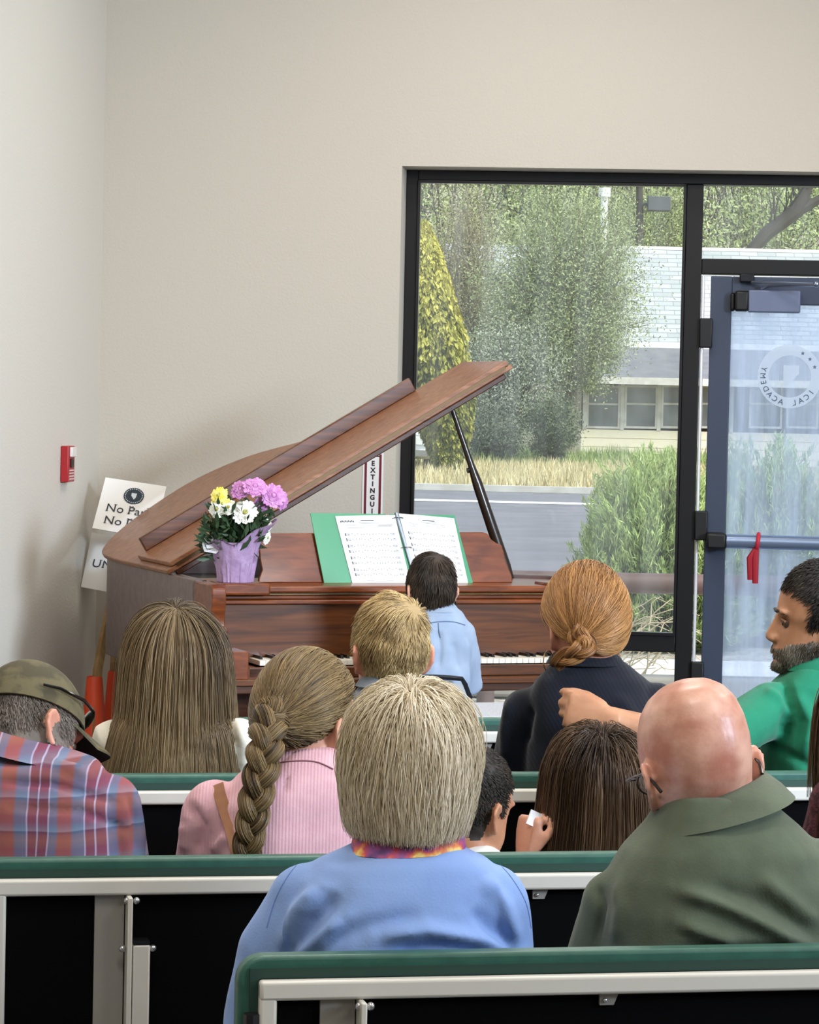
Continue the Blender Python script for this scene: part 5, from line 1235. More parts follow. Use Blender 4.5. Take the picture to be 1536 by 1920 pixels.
def hair_obj(p, parts, m, name='hair', parent=None):
    """join strand sets (paths, radius, tone) into one hair mesh"""
    bm_v = []; bm_q = []; tn = []; b = 0
    for paths, r, tone in parts:
        me = strand_mesh(paths, r, tone, off=p.base); v = get_v(me); q = np.empty(len(me.loops), np.int32); me.loops.foreach_get('vertex_index', q)
        a = np.empty(len(v), np.float32); me.attributes['tone'].data.foreach_get('value', a); bm_v.append(v); bm_q.append(q.reshape(-1, 4)+b); tn.append(a); b += len(v); bpy.data.meshes.remove(me)
    me = fast_mesh(name, np.concatenate(bm_v), np.concatenate(bm_q), np.concatenate(tn)); o = link_mesh(name, me, m, parent or p.root, angle=180); ORG[o] = p.base; return o
def tones(n, pos, seed, mean=.5, sd=.2, clump=.14, freq=60):
    r = np.random.default_rng(seed); k = r.normal(size=(3, 3))*freq; t = mean+r.normal(size=n)*sd
    for i in range(3): t += clump*np.sin(pos @ k[i]+i)
    return np.clip(t, 0, 1)
def body_cols(p, extra=0.0):
    """shoulder and back shapes for falling hair to rest on"""
    R = np.stack([p.X, p.Y, np.array((0, 0, 1.0))], 1); out = []
    for (c, hw, ht), (c2, hw2, ht2) in zip(p.rows[:-1], p.rows[1:]):
        if c[2] < p.base[2]+.5: break
        out.append(((c+c2)/2, ((hw+hw2)/2*1.02, (ht+ht2)/2+.006+extra, abs(c[2]-c2[2])*.9+.012), R))
    return out
def long_hair(p, n, m, length, seed, part=0.0, spread=(.25, .1), tone=(.5, .18), out=.35, steps=22, thick=.016, r=.00075, cap=True, curl=0.0, body=True, grav=1.0, flat=0.0, hl=(-.62, -.15, .5), tip_in=0.0, lvar=.16, wide=0.0, capm=None, cols=None, under=.25, grad=0.0):
    u = scalp_dirs(n, seed, lambda u: hairline(u, *hl)); c, rr, R = head_col(p); roots = c+(u*rr) @ R.T; rg = np.random.default_rng(seed+1)
    side = np.where(u[:, 0] >= part, 1.0, -1.0)[:, None]; X = R[:, 0]; Yb = -R[:, 1]; G = np.array((0, 0, -1.0))
    topw = np.clip((u[:, 2:3]-.2)/.8, 0, 1); wh = unit(np.array((part*.6, -.28, .95))); fl0 = u-wh; fl0 = unit(fl0-u*(fl0*u).sum(1, keepdims=True)); fl0[:, 1] -= .25*(u[:, 1] > .1); RAD = unit(fl0) @ R.T; d0 = RAD*1.0+G*(1.0-topw)*.6
    th = (.003+thick*rg.uniform(0, 1, n)**1.3*(.6+.4*np.clip(u[:, 2]+.5, 0, 1)))*p.s; ph = rg.uniform(0, 2*PI, n); am = curl*rg.uniform(.4, 1.2, n)
    kx = rg.normal(size=3)*28
    clump = np.sin(roots @ kx*1.0)[:, None]
    def field(q, t, d):
        w_ = max(0, 1-t*3.0); f = G*grav*(1-.65*w_*topw)+RAD*(1.1*w_*topw)+X*np.tanh(u[:, 0:1]*1.6)*(wide*(.25+t))
        f = f+X*(np.sin(ph+t*11)*am)[:, None]+p.Y*(np.cos(ph*1.3+t*8)*am*.6)[:, None]+X*clump*.05-X*np.clip(((q-c) @ X)/.09, -1.2, 1.2)[:, None]*tip_in*max(0, t-.45)*2
        return unit(f)
    L = length*(1+lvar*(rg.uniform(-1, .35, n)))*(.75+.25*np.clip(u[:, 2]+.6, 0, 1)) if not flat else np.maximum(.03, (roots[:, 2]-flat)*rg.uniform(1-lvar*.5, 1.06, n)+.03*topw[:, 0])
    cl = [(c, rr, R)]+((body_cols(p) if body else []) if cols is None else cols)
    paths = grow(roots, d0, L, steps, field, cl, th, .6)
    tn = np.clip(tones(n, roots, seed+2, *tone)-under*(1-th/th.max()), 0, 1)
    if grad: tn = np.clip(tn[:, None]+grad*(np.linspace(0, 1, steps+1)[None]-.45), 0, 1)
    o = hair_obj(p, [(paths, r, tn)], m)
    if cap: paint_scalp(p, uv_pred(hl), scalp_mat(m))
    return o
def short_hair(p, n, m, seed, pred, length, whorl=(.01, -.085, .085), lift=.35, tone=(.5, .2), r=.0006, steps=7, down=.5, swirl=.5, lenfun=None, scalp=True):
    P0, N0 = surf_points(p, n, pred, seed); q = (P0-p.hc) @ p.R/p.s; w = np.array(whorl); f = q-w; f = f-N0 @ p.R*((f*(N0 @ p.R)).sum(1))[:, None]
    f = unit(f); tang = np.cross(N0 @ p.R, f); f = unit(f+swirl*tang*np.exp(-np.linalg.norm(q-w, axis=1)/.05)[:, None]); F0 = f @ p.R.T; rg = np.random.default_rng(seed+5)
    L = length*rg.uniform(.6, 1.2, n)
    if lenfun is not None: L = L*lenfun(q)
    G = np.array((0, 0, -1.0)); c, rr, R = head_col(p)
    k = rg.normal(size=(2, 3))*70; cl = .25*np.stack([np.sin(P0 @ k[0]), np.sin(P0 @ k[1]), np.sin(P0 @ k[0]+2)], 1)
    J = rg.normal(size=(n, 3))*.10+cl*.5
    d0 = unit(F0+N0*lift+J)
    def field(x, t, d): return unit(F0*(1-.5*t)+G*down*(.3+t)+N0*lift*(.8-1.3*t)+J)
    paths = grow(P0-N0*.002, d0, L, steps, field, [(c, rr*1.0, R)], np.zeros(n)+.0005, .5)
    if scalp: paint_scalp(p, pred, scalp_mat(m))
    return hair_obj(p, [(paths, r, tones(n, P0, seed+7, *tone))], m)
def band(p, c0, r0, c1, r1, t, m, name, yaw=None, tilt0=0, tilt1=0, open_front=None):
    """a ring of cloth round the neck, from centre c0 up to c1; r = (half width, half depth)"""
    y = p.yaw if yaw is None else yaw; mb = MB()
    cm = (np.array(c0)+np.array(c1))/2
    rings = [sup(c0, r0[0], r0[1], y, 40, 1.0, tilt0), sup(cm, (r0[0]+r1[0])/2+t*.5, (r0[1]+r1[1])/2+t*.5, y, 40, 1.0, (tilt0+tilt1)/2), sup(c1, r1[0], r1[1], y, 40, 1.0, tilt1), sup(c1, r1[0]-t, r1[1]-t, y, 40, 1.0, tilt1), sup(cm, (r0[0]+r1[0])/2-t, (r0[1]+r1[1])/2-t, y, 40, 1.0, tilt0), sup(c0, r0[0]-t, r0[1]-t, y, 40, 1.0, tilt0)]
    mb.loft(rings+[rings[0]], cap=False); return mb.build(name, m, p.root, angle=180)
from mathutils.bvhtree import BVHTree
def ribmat(name, c, freq, axis=(1, 0, 0), c2=None, strength=.5, dist=.003):
    m = cloth(name, c, c2); g = NT(m); b = g.n['Principled BSDF']
    tc = g.new('ShaderNodeTexCoord'); dt = g.new('ShaderNodeVectorMath'); dt.operation = 'DOT_PRODUCT'; dt.inputs[1].default_value = axis
    g.link(tc.outputs['Object'], dt.inputs[0]); mu = g.new('ShaderNodeMath'); mu.operation = 'MULTIPLY'; mu.inputs[1].default_value = freq*2*PI; g.link(dt.outputs['Value'], mu.inputs[0])
    sn = g.new('ShaderNodeMath'); sn.operation = 'SINE'; g.link(mu.outputs[0], sn.inputs[0]); bp = g.new('ShaderNodeBump'); bp.inputs['Strength'].default_value = strength; bp.inputs['Distance'].default_value = dist
    g.link(sn.outputs[0], bp.inputs['Height']); old = [l for l in g.k if l.to_node == b and l.to_socket.name == 'Normal']
    if old: g.link(old[0].from_socket, bp.inputs['Normal'])
    g.link(bp.outputs['Normal'], b.inputs['Normal']); return m
def plaid():
    m, g, b = base_mat('plaid_flannel'); b.inputs['Roughness'].default_value = .9; b.inputs['Specular IOR Level'].default_value = .15
    tc = g.new('ShaderNodeTexCoord'); sx = g.new('ShaderNodeSeparateXYZ')
    nz = g.new('ShaderNodeTexNoise'); nz.inputs['Scale'].default_value = 6; g.link(tc.outputs['Object'], nz.inputs['Vector'])
    vm = g.new('ShaderNodeVectorMath'); vm.operation = 'MULTIPLY_ADD'; vm.inputs[1].default_value = (.02, .02, .02); g.link(nz.outputs['Color'], vm.inputs[0]); g.link(tc.outputs['Object'], vm.inputs[2]); g.link(vm.outputs[0], sx.inputs[0])
    def fr(sock, per, off):
        a = g.new('ShaderNodeMath'); a.operation = 'MULTIPLY_ADD'; a.inputs[1].default_value = 1/per; a.inputs[2].default_value = off; g.link(sock, a.inputs[0]); f = g.new('ShaderNodeMath'); f.operation = 'FRACT'; g.link(a.outputs[0], f.inputs[0]); return f.outputs[0]
    def ramp(sock, stops, mode='LINEAR'):
        r = g.new('ShaderNodeValToRGB'); r.color_ramp.interpolation = mode; e = r.color_ramp.elements; e[0].position = stops[0][0]; e[0].color = lin(stops[0][1]); e[1].position = stops[-1][0]; e[1].color = lin(stops[-1][1])
        for p_, c_ in stops[1:-1]: q = e.new(p_); q.color = lin(c_)
        g.link(sock, r.inputs['Fac']); return r.outputs['Color']
    bl, rd, bu, wh = '66738F', '9C5A55', '7C4556', 'B4AECB'
    v = ramp(fr(sx.outputs['X'], .098, .37), [(0, bl), (.10, bl), (.15, rd), (.35, rd), (.40, bl), (.58, bl), (.592, wh), (.606, wh), (.62, bu), (.76, bu), (.772, wh), (.786, wh), (.80, bu), (.95, bu), (.962, wh), (.976, wh), (.99, bl), (1, bl)])
    h = ramp(fr(sx.outputs['Z'], .0560, .1), [(0, '7C5148'), (.18, '96604A'), (.34, '7C5148'), (.40, '3B3A4C'), (.44, '3B3A4C'), (.47, '8B95A8'), (.60, '6A7286'), (.72, '76455A'), (.9, '6E3848'), (1, '7C5148')])
    mx = g.new('ShaderNodeMix'); mx.data_type = 'RGBA'; mx.inputs['Factor'].default_value = .38; g.link(v, mx.inputs['A']); g.link(h, mx.inputs['B']); g.link(mx.outputs['Result'], b.inputs['Base Color']); return m
def caster(p):
    me = p.shirt.data; v = get_v(me)+ORG[p.shirt]; return BVHTree.FromPolygons([tuple(x) for x in v], [list(q.vertices) for q in me.polygons])
def on_shirt(p, px, py, lift=.002):
    if not hasattr(p, 'bvh'): p.bvh = caster(p)
    d = ray(px, py); d = d/np.linalg.norm(d); h = p.bvh.ray_cast(Vector(CAMP), Vector(d)); 
    return CAMP+d*(h[3]-lift) if h[0] is not None else None
def shirt_patch(p, poly, m, name, step=4, lift=.0015):
    """a printed or stitched patch following the cloth, poly in photo pixels"""
    xs_ = [a[0] for a in poly]; ys_ = [a[1] for a in poly]; mb = MB()
    def ins(x, y):
        c = False
        for i in range(len(poly)):
            (x1, y1), (x2, y2) = poly[i], poly[i-1]
            if (y1 > y) != (y2 > y) and x < (x2-x1)*(y-y1)/(y2-y1)+x1: c = not c
        return c
    x = min(xs_)
    while x < max(xs_):
        y = min(ys_)
        while y < max(ys_):
            if ins(x+step/2, y+step/2):
                q = [on_shirt(p, a, b, lift) for a, b in ((x, y), (x+step, y), (x+step, y+step), (x, y+step))]
                if all(k is not None for k in q): mb.add(q, [(0, 3, 2, 1)])
            y += step
        x += step
    if mb.f: return mb.build(name, m, p.root, smooth=False, fix=False)
def seam(p, pts, m, r=.0012, name='seam', n=24):
    P_ = smooth_curve(pts, 6); q = [on_shirt(p, a[0], a[1], .0006) for a in P_]; q = [k for k in q if k is not None]
    if len(q) > 2: mb = MB(); mb.tube(q, r, n=6); return mb.build(name, m, p.root)
def gather(p, n, m, tie, seed, steps=22, thick=.010, tone=(.5, .2), r=.0007, cap=True, hl=(-.72, -.22, .5), wob=.12, extra=1.25, tielen=.0, capm=None):
    u = scalp_dirs(n, seed, lambda u: hairline(u, *hl)); c, rr, R = head_col(p); roots = c+(u*rr) @ R.T; rg = np.random.default_rng(seed+1); tie = np.array(tie, float)
    th = (.001+thick*rg.uniform(0, 1, n))*p.s; tj = tie+rg.normal(size=(n, 3))*.006; q = roots.copy(); pth = [q.copy()]
    L = np.linalg.norm(tj-roots, axis=1)*extra+.03; st = (L/steps)[:, None]; d = unit(np.cross(np.cross(u, (tie-c) @ R), u) @ R.T+R[:, 2]*.1)
    ph = rg.uniform(0, 6, n); k = rg.normal(size=3)*30; cl = np.sin(roots @ k)
    for i in range(steps):
        to = tj-q; D = np.linalg.norm(to, axis=1, keepdims=True); f = unit(unit(to)+p.X*(np.sin(ph+i*.5)*wob*(1-i/steps))[:, None]+np.array((0, 0, -1.0))*.22*(1-i/steps)+p.X*cl[:, None]*.10*(1-i/steps)); d = unit(.35*d+.65*f); q2 = np.where(D < st, tj, q+d*np.minimum(st*1.05, D))
        l = (q2-c) @ R; ra = rr+th[:, None]; Ln = np.linalg.norm(l/ra, axis=1); ins = (Ln < 1) & (D[:, 0] > .03); l2 = l/np.maximum(Ln, 1e-6)[:, None]; q2 = np.where(ins[:, None], c+l2 @ R.T, q2); q = q2; pth.append(q.copy())
    paths = np.stack(pth, 1); o = hair_obj(p, [(paths, r, tones(n, roots, seed+2, *tone))], m)
    if cap: paint_scalp(p, uv_pred(hl), scalp_mat(m))
    return o
def braid(p, path, r0, r1, turns, m, nf=700, seed=0, tone=(.45, .2), name='braid', parent=None):
    rg = np.random.default_rng(seed); N = 76; C = np.array(smooth_curve(path, 10)); s = np.linspace(0, len(C)-1, N); i = np.clip(s.astype(int), 0, len(C)-2); f = (s-i)[:, None]; C = C[i]*(1-f)+C[i+1]*f
    t = np.linspace(0, 1, N); rr = r0+(r1-r0)*t; Tn = unit(np.gradient(C, axis=0)); sd = unit(np.cross(Tn, p.Y)); dp = np.cross(sd, Tn); sets = []
    for k in range(3):
        ph = 2*PI*turns*t+2*PI*k/3; cen = C+sd*(rr*.56*np.sin(ph))[:, None]+dp*(rr*.34*np.sin(2*ph))[:, None]
        tg = unit(np.gradient(cen, axis=0)); a = unit(np.cross(tg, dp)); b = np.cross(a, tg); an = rg.uniform(0, 2*PI, nf); ro = rg.uniform(.0, 1, nf)**.4
        tw = an[:, None]+t[None]*2.0; w_ = (rr*.46)[None]*ro[:, None]*(1-.25*(np.clip(t[None]-.93, 0, 1)/.07))
        pa = cen[None]+a[None]*(np.cos(tw)*w_*1.0)[..., None]+b[None]*(np.sin(tw)*w_)[..., None]+rg.normal(size=(nf, 1, 3))*.0006
        sets.append((pa, .0009, np.clip(tones(nf, pa[:, 30], seed+k, *tone)-.25*(1-ro), 0, 1)))
    return hair_obj(p, sets, m, name, parent)

# ---------------------------------------------------------------- the bald man
olive = cloth('olive_polo', '5D6654', '545C4B', nscale=18); 
bald = person('person, bald man in an olive green polo shirt seen from behind, head turned left', 4.34,
    [(1486, 1250, 1426, .0, .072), (1512, 1232, 1456, 0, .084), (1545, 1212, 1500, 0, .095), (1590, 1168, 1548, 0, .11), (1640, 1136, 1570, 0, .12), (1700, 1120, 1580, 0, .128), (1785, 1118, 1580, 0, .13)],
    (1303, 1424, 4.36, 1.02, 7, 14, -8), olive, sk_bald, neck_r=.066, arms=[(1150, 1698, 0, .0515), (1560, 1640, 0, .056)], voxel=.0055, sleeve=.6, hip=.19,
    folds=[([(1260, 1668), (1340, 1690), (1430, 1730), (1540, 1790)], .009, .011), ([(1320, 1660), (1420, 1690), (1560, 1770)], -.006, .016), ([(1270, 1730), (1330, 1752), (1390, 1775)], .006, .009), ([(1265, 1778), (1400, 1782), (1530, 1776)], -.009, .008), ([(1150, 1640), (1165, 1700), (1155, 1780)], .005, .010), ([(1420, 1640), (1480, 1690), (1540, 1740)], .005, .012), ([(1120, 1655), (1132, 1700), (1118, 1780)], -.005, .006)], noise=.0012)
band(bald, P(1346, 1528, 4.335), (.116, .100), P(1336, 1470, 4.365), (.078, .078), .005, olive, 'collar', tilt0=.26, tilt1=.28)
short_hair(bald, 1500, hairmat('grey_beard', '8E837B', 'C9C2BB'), 5, lambda q: (q[:, 2] < -.05) & (q[:, 1] > .015) & (np.abs(q[:, 0]) < .085), .010, lift=.5, r=.0005, steps=3, scalp=False).name = 'beard'
# his glasses
gl = thing('eyeglasses', T(bald, (0, .105, -.014)), 'dark framed eyeglasses worn by the bald man', 'glasses'); m = MB(); gm_ = mat('glasses_frame', '1C1614', 0.25); 
for sx in (-1, 1):
    m = MB(); m.tube([T(bald, (sx*.030+.024*math.cos(t), .104-.004*abs(math.cos(t)), -.017+.018*math.sin(t))) for t in np.linspace(0, 2*PI, 20, endpoint=False)], .0017, n=6, closed=True); m.build('rim', gm_, gl)
    m = MB(); m.tube([T(bald, q) for q in ((sx*.056, .100, -.010), (sx*.076, .086, -.009), (sx*.0845, .03, -.008), (sx*.0875, -.012, -.009), (sx*.0865, -.032, -.024), (sx*.082, -.042, -.040))], [.0017, .0022, .0022, .0024, .0026, .0028], n=8); m.build('temple', gm_, gl)
m = MB(); m.tube([T(bald, (-.007, .106, -.012)), T(bald, (0, .109, -.009)), T(bald, (.007, .106, -.012))], .0016, n=6); m.build('bridge', gm_, gl)

# ---------------------------------------------------------------- the white haired woman
blue = cloth('light_blue_sweatshirt', '8BA8DE', '829FD6', nscale=12)
d_ = 4.2
wS = P(578, 1692, d_); wE = P(486, 1905, d_+.02); ww = wE+np.array((.10, .20, -.02))
white = person('person, white haired woman in a light blue sweatshirt, seen from behind', d_,
    [(1572, 700, 845, 0, .06), (1592, 655, 880, 0, .078), (1612, 596, 918, 0, .095), (1645, 556, 940, 0, .11), (1690, 540, 950, 0, .122), (1740, 538, 952, 0, .128), (1800, 540, 950, 0, .13)],
    (768, 1440, d_+.03, .945, -8, 4, 2), blue, sk_light, neck_r=.056, voxel=.0055, hip=.20,
    arms=[dict(pts=[wS, wS*.55+wE*.45+np.array((-.012, 0, 0)), wE, (wE+ww)/2, ww], r=[.058, .058, .060, .048, .034], hand=dict(d=(.6, .7, -.2), n=(0, 0, 1), side=1)), (918, 1700, 0, .058)],
    folds=[([(600, 1660), (560, 1710), (528, 1790)], .010, .012), ([(640, 1670), (585, 1730), (545, 1795)], -.009, .013), ([(650, 1720), (600, 1760), (555, 1792)], .008, .011), ([(700, 1755), (800, 1745), (900, 1765), (990, 1795)], .010, .012), ([(720, 1785), (820, 1775), (930, 1785)], -.009, .010), ([(900, 1640), (945, 1700), (970, 1780)], .009, .012), ([(880, 1700), (925, 1745), (960, 1795)], -.006, .012), ([(600, 1770), (700, 1735), (800, 1715)], -.005, .015)], noise=.002)
band(white, P(768, 1620, d_-.005), (.098, .088), P(768, 1578, d_+.01), (.071, .066), .004, ribmat('blue_rib', '8BA8DE', 180), 'ribbed_collar', tilt0=-.05, tilt1=-.06)
for s_ in ([(556, 1622), (535, 1650), (515, 1690), (500, 1740)], [(925, 1612), (955, 1640), (985, 1690), (996, 1740)]): seam(white, s_, cloth('blue_seam', '6F8AC4'), .0009)
scm = bpy.data.materials.new('floral_scarf'); scm.use_nodes = True; g = NT(scm); b = g.n['Principled BSDF']; vo = g.new('ShaderNodeTexNoise'); vo.inputs['Scale'].default_value = 26; vo.inputs['Detail'].default_value = 3; tc = g.new('ShaderNodeTexCoord'); g.link(tc.outputs['Object'], vo.inputs['Vector'])
rp = g.new('ShaderNodeValToRGB'); e = rp.color_ramp.elements; e[0].position = .3; e[0].color = lin('3D3468'); e[1].position = .72; e[1].color = lin('E3B25B')
for q_, c_ in ((.42, '8A4B8C'), (.5, 'C9485F'), (.56, 'E38A4A'), (.62, 'F1D27A')): k_ = e.new(q_); k_.color = lin(c_)
g.link(vo.outputs['Fac'], rp.inputs['Fac']); g.link(rp.outputs['Color'], b.inputs['Base Color']); b.inputs['Roughness'].default_value = .6
band(white, P(765, 1592, d_-.006), (.084, .078), P(768, 1548, d_+.015), (.070, .066), .010, scm, 'scarf', tilt0=.06, tilt1=.05)
silver_h = hairmat('silver_hair', 'AC986F', 'FFF4DE', .38)
long_hair(white, 13000, silver_h, .34, 21, part=-.12, out=.42, thick=.016, r=.00062, tone=(.60, .17), curl=.26, flat=P(768, 1568, d_)[2], hl=(-.8, -.45, .5), body=False, tip_in=.42, lvar=.40, steps=24, under=.28)

# ---------------------------------------------------------------- the man in plaid
d_ = 5.12
pld = person('person, man in a plaid shirt and camouflage cap, head bowed to the right', d_,
    [(1394, -20, 96, .05, .06), (1408, -55, 140, .03, .082), (1425, -85, 190, 0, .105), (1470, -100, 215, 0, .12), (1530, -105, 222, 0, .13), (1610, -105, 222, 0, .135)],
    (58, 1366, d_+.10, .95, -66, 25, -25), plaid(), sk_pink, neck_r=.060, voxel=.0065, hip=.19, arms=[(-80, 1492, 0, .056), (206, 1510, 0, .056)],
    folds=[([(60, 1400), (110, 1430), (170, 1460)], .006, .010), ([(0, 1465), (100, 1470), (230, 1510)], -.006, .006), ([(20, 1515), (150, 1520), (250, 1560)], -.005, .006), ([(240, 1480), (255, 1540), (250, 1600)], -.006, .008)], noise=.002)
band(pld, P(48, 1420, d_), (.098, .09), P(42, 1377, d_+.055), (.072, .068), .005, pld.shirt.data.materials[0], 'collar', tilt0=-.22, tilt1=-.26)
short_hair(pld, 5000, hairmat('grey_brown_hair', '5A5048', 'A0958A'), 31, lambda q: (q[:, 2] < .03) & (q[:, 2] > -.075) & (q[:, 1] < .055) & ((q[:, 1] < -.03) | (np.abs(q[:, 0]) > .05)) & ~((np.abs(q[:, 0]) > .0815)), .013, lift=.25, r=.0006, steps=4)
camo = mat('camouflage_cloth', '48422F', 0.9, col2='61593F', nscale=26, ramp=(.42, .56), bump=.2, bscale=300); dark_v = mat('visor_underside', '17140F', 0.9)
c, rr, R = head_col(pld); m = MB(); nu, nv = 40, 14; rings = []
for j in range(nv+1):
    a = PI*.49*j/nv; rings.append([c+R @ (np.array((math.sin(a)*math.cos(2*PI*i/nu), math.sin(a)*math.sin(2*PI*i/nu), math.cos(a)))*(rr+np.array((.009, .010, .012)))) for i in range(nu)])
inner = [[c+(q-c)*.965 for q in r_] for r_ in rings[::-1]]; rings[0] = [c+R @ np.array((.004*math.cos(2*PI*i/nu), .004*math.sin(2*PI*i/nu), rr[2]+.012)) for i in range(nu)]
m.loft(rings+inner, cap=True); capo = m.build('cap', camo, pld.root)
def visor(off, t_):
    rings = []
    for j in range(9):
        u = j/8; rings.append([])
        for k in range(17):
            a = rad(-62+124*k/16); x = .079*math.sin(a)*(1+.05*u); y = .090*math.cos(a)+.002+.085*u*math.cos(a*.75)**.8; z = .028+off-.20*x*x/.079*1.6-.020*u-.10*u*abs(x)
            rings[-1].append(T(pld, (x, y, z)))
    return rings
a_, b_ = visor(.002, 0), visor(-.003, 0); m = MB(); nn = 17
vs = [q for r_ in a_ for q in r_]+[q for r_ in b_ for q in r_]; o2 = 9*nn; fs = []
for j in range(8):
    for k in range(nn-1):
        i0 = j*nn+k; fs += [(i0, i0+1, i0+nn+1, i0+nn)]
m.add(vs[:o2], fs); m.cur = 1; m.add(vs[o2:], [f[::-1] for f in fs]); m.cur = 0
edge = [(0, k) for k in range(nn)]+[(j, nn-1) for j in range(1, 9)]+[(8, k) for k in range(nn-2, -1, -1)]+[(j, 0) for j in range(7, 0, -1)]
m.add([a_[j][k] for j, k in edge]+[b_[j][k] for j, k in edge], [(i, (i+1) % len(edge), len(edge)+(i+1) % len(edge), len(edge)+i) for i in range(len(edge))])
m.build('visor', [camo, dark_v], capo, fix=False)
m = MB(); m.ell(c+R @ np.array((0, 0, rr[2]+.013)), (.007, .007, .004), R); m.build('cap_button', camo, capo)
sgl = thing('sunglasses', T(pld, (0, .105, .045)), 'dark sunglasses resting on the camouflage cap above its visor', 'sunglasses'); blk = mat('sunglass_black', '0E0D0C', 0.15)
for sx in (-1, 1):
    m = MB(); m.ell(T(pld, (sx*.036, .108-.008, .050)), (.030, .006, .016), pld.R @ rotm(-sx*14)); m.build('lens', blk, sgl)
    m = MB(); m.tube([T(pld, (sx*.066, .090, .052)), T(pld, (sx*.088, .05, .052)), T(pld, (sx*.0925, -.01, .050)), T(pld, (sx*.089, -.045, .044))], [.003, .0035, .003, .0025], n=8); m.build('temple', blk, sgl)
m = MB(); m.tube([T(pld, (-.012, .110, .053)), T(pld, (.012, .110, .053))], .003, n=8); m.build('bridge', blk, sgl)

# ---------------------------------------------------------------- the long haired girl
d_ = 6.25
cream_s = cloth('cream_sweatshirt', 'E4DECF', 'D9D2C2', nscale=12)
girl = person('person, girl with long straight light brown hair over a cream sweatshirt', d_,
    [(1300, 293, 355, 0, .05), (1322, 250, 402, 0, .07), (1348, 222, 430, 0, .085), (1385, 212, 442, 0, .095), (1460, 212, 442, 0, .10)],
    (326, 1226, d_+.02, .86, 0, 2, 0), cream_s, sk_light, neck_r=.050, voxel=.0065, arms=[(208, 1388, 0, .044), (446, 1388, 0, .044)], kid=.92,
    folds=[([(180, 1350), (195, 1400), (190, 1450)], .006, .01), ([(440, 1340), (460, 1400), (455, 1450)], .006, .012), ([(425, 1350), (440, 1400)], -.006, .01)], noise=.002)
orange_p = mat('print_orange', 'D08A3C', 0.8, col2='B5563A', nscale=40)
shirt_patch(girl, [(222, 1376), (250, 1376), (250, 1395), (238, 1402), (222, 1398)], orange_p, 'shirt_print', 3)
shirt_patch(girl, [(226, 1405), (252, 1405), (252, 1448), (232, 1448)], mat('print_brown', '7A3F30', 0.8), 'shirt_print', 3)
shirt_patch(girl, [(308, 1390), (330, 1390), (334, 1448), (312, 1448)], mat('print_orange', '', 0), 'shirt_print', 3)
m = MB()
for ch_, x_, y_ in (('N', 233, 1419), ('B', 234, 1436)):
    k0_ = len(m.v); text_mb(m, ch_, .020, P(x_, y_, d_-.3), unit(_r), unit(_u), 'LEFT', 0.0, .0006)
    for i in range(k0_, len(m.v)):
        q = proj(np.array(m.v[i])); h = on_shirt(girl, q[0], q[1], .003); m.v[i] = tuple(h) if h is not None else m.v[i]
m.build('shirt_lettering', mat('print_white', 'EDE9E0', .8), girl.root, smooth=False, fix=False)
lb = hairmat('light_brown_hair', '4A3C2C', 'B59A72', .38)
long_hair(girl, 9000, lb, .42, 41, part=.0, grad=.30, thick=.010, r=.0007, tone=(.46, .16), curl=.05, flat=P(322, 1462, d_)[2], hl=(-.8, -.45, .5), wide=.14, steps=26)

# ---------------------------------------------------------------- the girl in pink with a braid
d_ = 5.22
pink = ribmat('pink_corduroy', 'E4B5BE', 170, (1, 0, 0), 'DCABB5', .16, .003)
pnk = person('person in a pink corduroy shirt with a long brown braid down the back', d_,
    [(1398, 540, 640, .0, .058), (1422, 505, 672, 0, .08), (1455, 452, 700, 0, .098), (1500, 412, 712, 0, .112), (1550, 400, 715, 0, .12), (1612, 398, 715, 0, .122)],
    (575, 1350, d_+.03, 1.0, -50, 6, -3), pink, sk_light, neck_r=.054, voxel=.006, hip=.18, arms=[dict(pts=[P(402, 1528, d_), P(388, 1590, d_+.02), P(372, 1690, d_+.08), P(420, 1740, d_+.24), P(470, 1750, d_+.34)], r=[.058, .058, .052, .044, .036], hand=dict(d=(.4, .8, -.2), n=(0, 0, 1), side=1)), (700, 1528, 0, .054)],
    folds=[([(350, 1500), (380, 1550), (372, 1610)], -.007, .010), ([(430, 1560), (400, 1600)], .007, .010), ([(540, 1450), (530, 1490)], -.003, .004), ([(350, 1540), (345, 1600)], .006, .01)], noise=.0022)
band(pnk, P(585, 1440, d_), (.098, .088), P(592, 1394, d_+.02), (.066, .066), .005, pink, 'collar', tilt0=-.12, tilt1=-.14)
seam(pnk, [(500, 1436), (540, 1428), (590, 1428), (625, 1442)], cloth('pink_seam', '8C5C66'), .0016)
bh = hairmat('brown_blond_hair', '3B2C1E', 'A58A5E', .4)
tie = P(506, 1352, d_-.085)
ho_ = gather(pnk, 9000, bh, tie, 51, tone=(.48, .17), thick=.011, r=.00066, wob=.2, hl=(-.72, -.20, .5))
braid(pnk, [tie+np.array((.01, .03, .01)), tie, P(499, 1395, d_-.135), P(489, 1450, d_-.155), P(478, 1510, d_-.165), P(468, 1565, d_-.165), P(463, 1612, d_-.16)], .036, .026, 2.7, bh, 800, 52, (.42, .2), parent=ho_)
